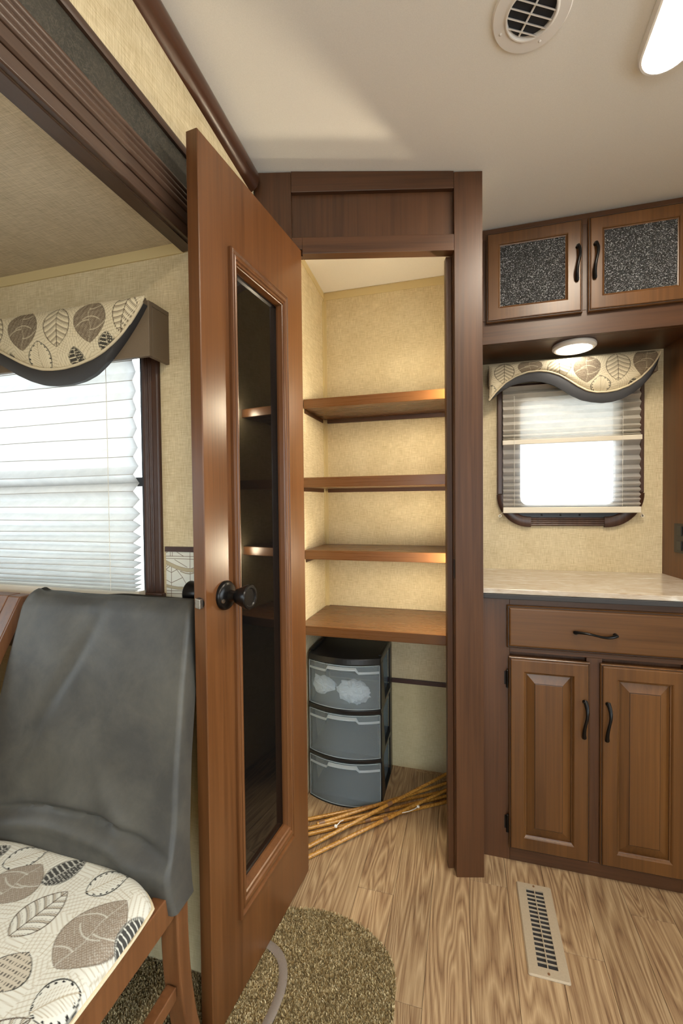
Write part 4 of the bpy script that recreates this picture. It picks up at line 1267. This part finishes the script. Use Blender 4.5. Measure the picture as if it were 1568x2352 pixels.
for (za, zb_) in d_z:
    for x in (tx0, tx1 - .006):
        for (ya, yb) in ((1.684, 1.722), (ty1 - .045, ty1)):
            build('upright', MB().box(x, x + .006, ya, yb, za - .0005, zb_ + .0005), 'black_plastic', tw)
        # diagonal web of the open side
        a_, b_ = za, zb_
        mb = MB(); mb.hexa([(x, 1.7222, a_), (x + .006, 1.7222, a_), (x + .006, 1.76, a_), (x, 1.76, a_), (x, 1.7222, b_ - .03), (x + .006, 1.7222, b_ - .03), (x + .006, 1.7235, b_ - .03), (x, 1.7235, b_ - .03)])
        build('side_web', mb, 'black_plastic', tw)
for (za, zb_) in d_z:
    xs = np.linspace(tx0 + .004, tx1 - .004, 31)
    # bowed front
    th = .0022
    o_ = [(x, bow(x, .002)) for x in xs]; i_ = [(x, bow(x, .002) + th) for x in xs[::-1]]
    mb = MB(); mb.prism(o_ + i_, za + .002, zb_ - .002)
    dw = build('drawer', mb, 'drawer_plastic', tw, smooth=40)
    sub = lambda nm, m_, mt, **kw: build(nm, m_, mt, dw, root=tw, **kw)
    xa, xb = tx0 + .014, tx1 - .014
    yb0 = bow(xa) + .006
    mb = MB(); mb.box(xa, xa + .0018, yb0, ty1 - .02, za + .004, zb_ - .02).box(xb - .0018, xb, yb0, ty1 - .02, za + .004, zb_ - .02).box(xa + .0019, xb - .0019, ty1 - .022, ty1 - .02, za + .004, zb_ - .02).box(xa + .0019, xb - .0019, yb0, ty1 - .0222, za + .004, za + .006)
    sub('tray', mb, 'drawer_tray')
    # rim line around the front
    mb = MB(); pth = [(x, bow(x, .0032), zb_ - .003) for x in xs] + [(x, bow(x, .0032), za + .003) for x in xs[::-1]]
    mb.tube(pth + [pth[0]], .0013, 6, caps=False); sub('rim', mb, 'drawer_rim', smooth=60)
    # hooded finger pull: a lip that arches over the middle
    zl = zb_ - .034; lip = []
    for x in np.linspace(tx0 + .006, tx1 - .006, 61):
        u = abs(x - txm); r = np.clip((.066 - u) / .008, 0, 1); r = r * r * (3 - 2 * r)
        lip.append((x, bow(x, .004 + .011 * r), zl + .017 * r - .006 * (u / thw) ** 2 * 0))
    mb = MB(); rings = []
    for (x, y, z) in lip:
        rings.append([(x, y, z), (x, y + .001, z + .0050), (x, bow(x, .002) + .0, z + .0085), (x, bow(x, .002), z - .001)])
    mb.loops(rings); sub('pull_lip', mb, 'drawer_rim', smooth=50)

def crumple(name, c, s, seed, lab, fan=0.):
    bm = bmesh.new(); bmesh.ops.create_icosphere(bm, subdivisions=5, radius=1.)
    r = np.random.default_rng(seed); dirs = r.normal(size=(20, 3)); dirs /= np.linalg.norm(dirs, axis=1)[:, None]
    ph = r.uniform(0, 6, 20); fr = r.uniform(2.5, 6.5, 20)
    mb = MB()
    for v in bm.verts:
        p = np.array(v.co); q = dirs @ p
        rid = np.abs(np.sin(q * fr + ph)); k = .80 + .30 * (rid[:7].mean() - .5) + .16 * (rid[7:].min() * 2.5)
        p = p * k
        zs_ = s[2] * (1 - fan * (p[0] + .2))
        mb.v.append((c[0] + p[0] * s[0], c[1] + p[1] * s[1], c[2] + p[2] * zs_))
    mb.f = [tuple(v.index for v in f.verts) for f in bm.faces]; bm.free()
    return tag(build(name, mb, 'paper_white', smooth=28), lab, 'paper')
zf0 = d_z[0][0] + .0062
q = py(812, 1585, 1.71)
crumple('crumpled_paper', (q[0] + .004, 1.690, zf0 + .046), (.074, .036, .052), 3, 'larger crumpled white paper wad inside the top plastic drawer')
q = py(748, 1575, 1.71)
crumple('crumpled_paper', (q[0] + .002, 1.692, zf0 + .060), (.054, .032, .040), 8, 'smaller crumpled white paper wad inside the top plastic drawer', .45)

# ================================================================== BAMBOO POLES, CABLE TIES
R_ = .0072
poles = [  # pixel left, z left, pixel right, z right, joints (fraction), words
    ((709, 1968), .0075, (1029, 1812), .0300, (.49,), 'foremost bamboo pole of the bundle on the pantry floor'),
    ((709, 1944), .0100, (1028, 1776), .0540, (.52,), 'topmost bamboo pole lying across the rest of the bundle'),
    ((728, 1893), .0120, (1027, 1798), .0300, (.03, .60), 'bamboo pole with brown end cap in the pantry bundle'),
    ((704, 1917), .0075, (1028, 1841), .0075, (.44,), 'bamboo pole under the white tie with joint in mid bundle'),
    ((704, 1883), .0075, (1028, 1816), .0075, (.40,), 'rearmost bamboo pole beside the plastic drawers'),
    ((704, 1904), .0075, (1027, 1828), .0075, (.55,), 'bamboo pole in the middle of the bottom layer of the bundle')]
for (a, za, b, zb_, js, lab) in poles:
    A = pz(a[0], a[1], za); B = pz(b[0], b[1], zb_)
    dv = B - A; Lp = np.linalg.norm(dv); dv /= Lp
    if a[0] < 725: A = A - dv * (.015 if a[1] > 1930 else min(.13, (A[0] + .60) / dv[0]))
    B = B + dv * .03
    B[0] = min(B[0], .022)
    pl = thing('bamboo_pole', lab, 'pole', tuple((A + B) / 2 * np.array([1, 1, 0])), 0, 'bamboo poles on the pantry floor')
    ts = np.linspace(0, 1, 24)
    mb = MB(); mb.tube([A + (B - A) * t for t in ts], [R_ * (1.0 - .18 * t) for t in ts], 12)
    build('rod', mb, 'bamboo', pl, smooth=50)
    for j in js:
        c = A + (B - A) * j; r = R_ * (1 - .18 * j)
        mb = MB(); mb.lathe([(-.011, r * 1.02), (-.010, r * 1.16), (.010, r * 1.16), (.011, r * 1.02)], c, dv, 16)
        build('ferrule', mb, 'ferrule', pl, smooth=40)
def tie(lab, pts, z):
    t = thing('cable_tie', lab, 'cable tie', tuple(pz(*pts[0], z) * np.array([1, 1, 0]) + np.array([0, 0, z])), 0, 'cable ties on the poles')
    P = [pz(x, y, z + .006 * math.sin(i / (len(pts) - 1) * math.pi)) for i, (x, y) in enumerate(pts)]
    mb = MB(); mb.tube(P, .0022, 8, .5); build('strap', mb, 'white_tie', t, smooth=50)
    c = P[0]; mb = MB(); mb.box(c[0] - .005, c[0] + .005, c[1] - .004, c[1] + .004, c[2] - .003, c[2] + .005)
    build('head', mb, 'white_tie', t, bevel=.0015)
tie('white cable tie standing up from the left part of the bundle', [(771, 1898), (776, 1893), (781, 1887), (788, 1884)], .031)
tie('white cable tie on the right part of the bundle near the jamb', [(960, 1853), (952, 1858), (940, 1863), (928, 1866), (921, 1867)], .020)

# ================================================================== DINING CHAIRS
def post_path(y_off=0.):
    return [(.775, 0.), (.735, .12), (.712, .25), (.705, .40), (.715, .50), (.748, .66), (.790, .82), (.833, .965)]


def swept_post(x0, x1, depth, path, xc, taper):
    mb = MB(); rings = []
    P = np.array(path)
    ys = np.interp(np.linspace(0, 1, 24), np.linspace(0, 1, len(P)), P[:, 0]); zs_ = np.interp(np.linspace(0, 1, 24), np.linspace(0, 1, len(P)), P[:, 1])
    ys = smooth1(ys, 2)
    sg = 1 if x1 > xc else -1
    for y, z in zip(ys, zs_):
        k = -sg * taper * max(0, (z - .45) / .52) ** .75
        rings.append([(x0 + k, y, z), (x1 + k, y, z), (x1 + k, y + depth, z), (x0 + k, y + depth, z)])
    return mb.loops(rings)


def chair_base(t, xl, xr, dy=0., sy=1., taper=.060):
    path = [((y - .70) * sy + .70 + dy, z) for y, z in post_path()]
    for a, b in ((xl, xl + .040), (xr - .040, xr)):
        build('rear_leg', swept_post(a, b, .034, path, (xl + xr) / 2, taper), 'chair_wood', t, bevel=.003)
        mb = MB(); mb.hexa([(a + .006, .245 + dy, 0), (b - .006, .245 + dy, 0), (b - .006, .275 + dy, 0), (a + .006, .275 + dy, 0), (a, .24 + dy, .45), (b, .24 + dy, .45), (b, .28 + dy, .45), (a, .28 + dy, .45)])
        build('front_leg', mb, 'chair_wood', t, bevel=.003)
        c = (a + b) / 2
        build('side_rail', MB().box(c - .014, c + .014, .2805 + dy, .706 + dy, .395, .452), 'chair_wood', t, bevel=.002)
        mb = MB(); mb.box(c - .011, c + .011, .276 + dy, .712 + dy, .225, .252)
        build('stretcher', mb, 'chair_wood', t, bevel=.002)
    build('front_rail', MB().box(xl + .0405, xr - .0405, .246 + dy, .272 + dy, .395, .452), 'chair_wood', t, bevel=.002)
    build('rear_rail', MB().box(xl + .0405, xr - .0405, .708 + dy, .732 + dy, .395, .452), 'chair_wood', t, bevel=.002)


def seat_cushion(t, xl, xr, y0, y1, zb_, zt, leaves, nu=300, nv=300, k=1.):
    """domed pad: superellipse plan, print carried by the vertices"""
    n_r, n_a = nu, nv
    U, V = np.meshgrid(np.linspace(-1, 1, nu), np.linspace(-1, 1, nv), indexing='ij')
    cx, cy, hx, hy = (xl + xr) / 2, (y0 + y1) / 2, (xr - xl) / 2, (y1 - y0) / 2
    # squircle mapping keeps the corners round
    k_ = .5
    X = cx + hx * U * np.sqrt(1 - .06 * V ** 4); Yy = cy + hy * V * np.sqrt(1 - .36 * U ** 4)
    dd = np.clip((1 - np.abs(U)) / .16, 0, 1) ; ee = np.clip((1 - np.abs(V)) / .14, 0, 1)
    prof = np.sqrt(1 - (1 - dd) ** 2.4) * np.sqrt(1 - (1 - ee) ** 2.4)
    Z = zb_ + (zt - zb_) * prof + .008 * (1 - U * U) * (1 - V * V)
    o = build('seat_cushion', MB().grid(np.stack([X, Yy, Z], -1)), 'print', t, smooth=60)
    put_colors(o, leaf_print(X, Yy, leaves, L3(204, 203, 192), L3(160, 146, 122), k, 1.0, (132, 117, 101)))
    per = [(X[i, 0], Yy[i, 0]) for i in range(0, nu, 6)] + [(X[-1, j], Yy[-1, j]) for j in range(0, nv, 6)] + [(X[i, -1], Yy[i, -1]) for i in range(nu - 1, -1, -6)] + [(X[0, j], Yy[0, j]) for j in range(nv - 1, -1, -6)]
    mb = MB(); mb.prism([(a, b) for a, b in per], zb_ - .012, zb_ + .0005); build('seat_board', mb, 'chair_wood', t)
    mb = MB(); mb.tube([(a, b, zb_ + .003) for a, b in per + per[:2]], .0035, 6, caps=False)
    build('seat_piping', mb, 'piping', o, root=t, smooth=60)
    return o


def seat_leaves(z):
    raw = [((4.6, 2005.6), (113, 1964), .040, 'dots'), ((-25, 2098), (97, 2002), .062, 'brown'), ((95, 2051.5), (200.5, 1987), .034, 'dark'), ((196, 2070), (300, 2015), .034, 'dots'),
           ((20, 2177), (156, 2067), .042, 'veins'), ((125.5, 2247), (291, 2084), .062, 'brown'), ((270, 2205), (342, 2094), .028, 'dark'), ((-25, 2305), (67, 2212), .045, 'dash'),
           ((67, 2352), (187, 2281), .036, 'dots'), ((-40, 1990), (26, 1957), .026, 'dark')]
    out = []
    for a, b, hw, st in raw:
        A, B = pz(*a, z), pz(*b, z); out.append(((A[0], A[1]), (B[0], B[1]), hw * .82, st))
    r = np.random.default_rng(5); sty = ['brown', 'veins', 'dots', 'dark', 'dash', 'veins']
    for i in range(7):
        for j in range(3):
            x, y = -1.03 + .085 * i + (j % 2) * .03, .23 + .085 * j
            out.append(((x - .03, y - .045), (x + .03, y + .045), .030, sty[(i * 3 + j * 2) % 6]))
    return out


ch = thing('dining_chair', 'dining chair with charcoal back cover and leaf-print seat by the open door', 'chair', (-.795, .52, 0))
XLc, XRc = -1.058, -.536
chair_base(ch, XLc, XRc)
seat_cushion(ch, XLc + .002, XRc - .002, .215, .700, .458, .488, seat_leaves(.482), 330, 330)
build('top_rail', MB().hexa([(XLc + .086, .815, .885), (XRc - .086, .815, .885), (XRc - .086, .845, .885), (XLc + .086, .845, .885), (XLc + .086, .835, .958), (XRc - .086, .835, .958), (XRc - .086, .862, .958), (XLc + .086, .862, .958)]), 'chair_wood', ch, bevel=.003)
# loose leatherette cover slipped over the back
nz, na = 90, 120
rings = []
pth = np.array(post_path())
for i, v in enumerate(np.linspace(0, 1, nz)):
    z = .415 + v * (.978 - .415)
    yc = np.interp(z, pth[:, 1], pth[:, 0])
    xl = XLc - .004 + .008 * v; xr = XRc + .009 - .052 * v ** .75
    dpt = .058 - .022 * v + (.010 * math.exp(-((v - .12) / .12) ** 2))
    yfront = yc - .010 - .020 * math.exp(-((v - .10) / .10) ** 2) ; yback = yc + .034 + .014
    top = 1.
    if v > .93:
        u = (v - .93) / .07; top = math.sqrt(max(0., 1 - u * u * .92))
    ym = (yfront + yback) / 2; hd = (yback - yfront) / 2 * top; xm, hw = (xl + xr) / 2, (xr - xl) / 2 - (.012 * (1 - top))
    ring = []
    rr_ = min(.011, hd * .95); sec = []
    for t_ in np.linspace(-1, 1, 71): sec.append((xm + t_ * (hw - rr_), ym - hd, -1))
    for q in np.linspace(-90, 90, 13)[1:-1]:
        c, s_ = math.cos(math.radians(q)), math.sin(math.radians(q)); sec.append((xm + hw - rr_ + rr_ * c, ym + (hd - rr_) * (1 if s_ > 0 else -1) + rr_ * s_, 1 if s_ > 0 else -1))
    for t_ in np.linspace(1, -1, 71): sec.append((xm + t_ * (hw - rr_), ym + hd, 1))
    for q in np.linspace(90, 270, 13)[1:-1]:
        c, s_ = math.cos(math.radians(q)), math.sin(math.radians(q)); sec.append((xm - hw + rr_ + rr_ * c, ym + (hd - rr_) * (1 if s_ > 0 else -1) + rr_ * s_, 1 if s_ > 0 else -1))
    for X_, Y_, s_ in sec:
        u = (X_ - xm) / hw
        if s_ < 0:   # front: soft creases
            cr = .005 * math.sin(u * 2.6 + v * 5.5) * (1 - u * u) + .0045 * math.exp(-((v - .26 - .10 * u) / .045) ** 2) * (1 - u * u)
            cr -= .016 * math.exp(-((v - .19 - .05 * math.cos(u * 2)) / .018) ** 2) * (1 - u ** 4)
            cr += .010 * math.exp(-((v - .145 - .05 * math.cos(u * 2)) / .020) ** 2) * (1 - u ** 4)
            cr += .008 * math.exp(-((u - .55 + (v - .2) * 1.6) / .10) ** 2) * math.exp(-((v - .22) / .14) ** 2)
            cr -= .006 * math.exp(-((u + .35 - (v - .6) * 1.1) / .07) ** 2) * math.exp(-((v - .62) / .25) ** 2)
            cr += .003 * math.sin((u + v * .8) * 9) * max(0, 1 - abs(v - .55) * 2) * (1 - u * u)
            Y_ -= cr
        zz_ = z
        if v < .02: zz_ = z + .02 * (1 - abs(u)) 
        if v > .97: zz_ += .004 * math.sin(u * 6) * (1 - abs(u)) + .008 * math.exp(-((u + .90) / .06) ** 2)
        ring.append((X_, Y_, zz_))
    rings.append(ring)
mb = MB(); mb.loops(rings)
build('back_cover', mb, 'cover', ch, smooth=70)

# second chair: bare wooden back with a recessed panel
c2 = thing('dining_chair', 'wooden dining chair with bare recessed-panel back standing next to the covered chair', 'chair', (-1.36, .52, 0))
SY2, DY2 = 1.9, -.12
xr2 = -1.072; xl2 = xr2 - .50
chair_base(c2, xl2, xr2, DY2, SY2, 0.)
seat_cushion(c2, xl2 + .002, xr2 - .002, .215 + DY2, .690 + DY2, .458, .488, [((x - .03, y - .045), (x + .03, y + .045), .032, s_) for x, y, s_ in [(-1.5 + .09 * i, .2 + .11 * j, ['brown', 'veins', 'dots', 'dark'][(i + j) % 4]) for i in range(5) for j in range(4)]], 120, 120)
def backpos(z): return (float(np.interp(z, pth[:, 1], pth[:, 0])) - .70) * SY2 + .70 + DY2
def lean(name, x0, x1, za, zb_, y_in, dpt, bevel=.002):
    mb = MB(); rings = []
    for z in np.linspace(za, zb_, 8):
        y = backpos(z) + y_in
        rings.append([(x0, y, z), (x1, y, z), (x1, y + dpt, z), (x0, y + dpt, z)])
    mb.loops(rings); build(name, mb, 'chair_wood', c2, bevel=bevel)
lean('top_rail', xl2 + .0405, xr2 - .0405, .905, .966, .0005, .033)
lean('back_panel', xl2 + .0405, xr2 - .0405, .560, .9045, .014, .010)
lean('lower_rail', xl2 + .0405, xr2 - .0405, .500, .5595, .001, .032)

for o in (ch, c2): o.location.z += .006
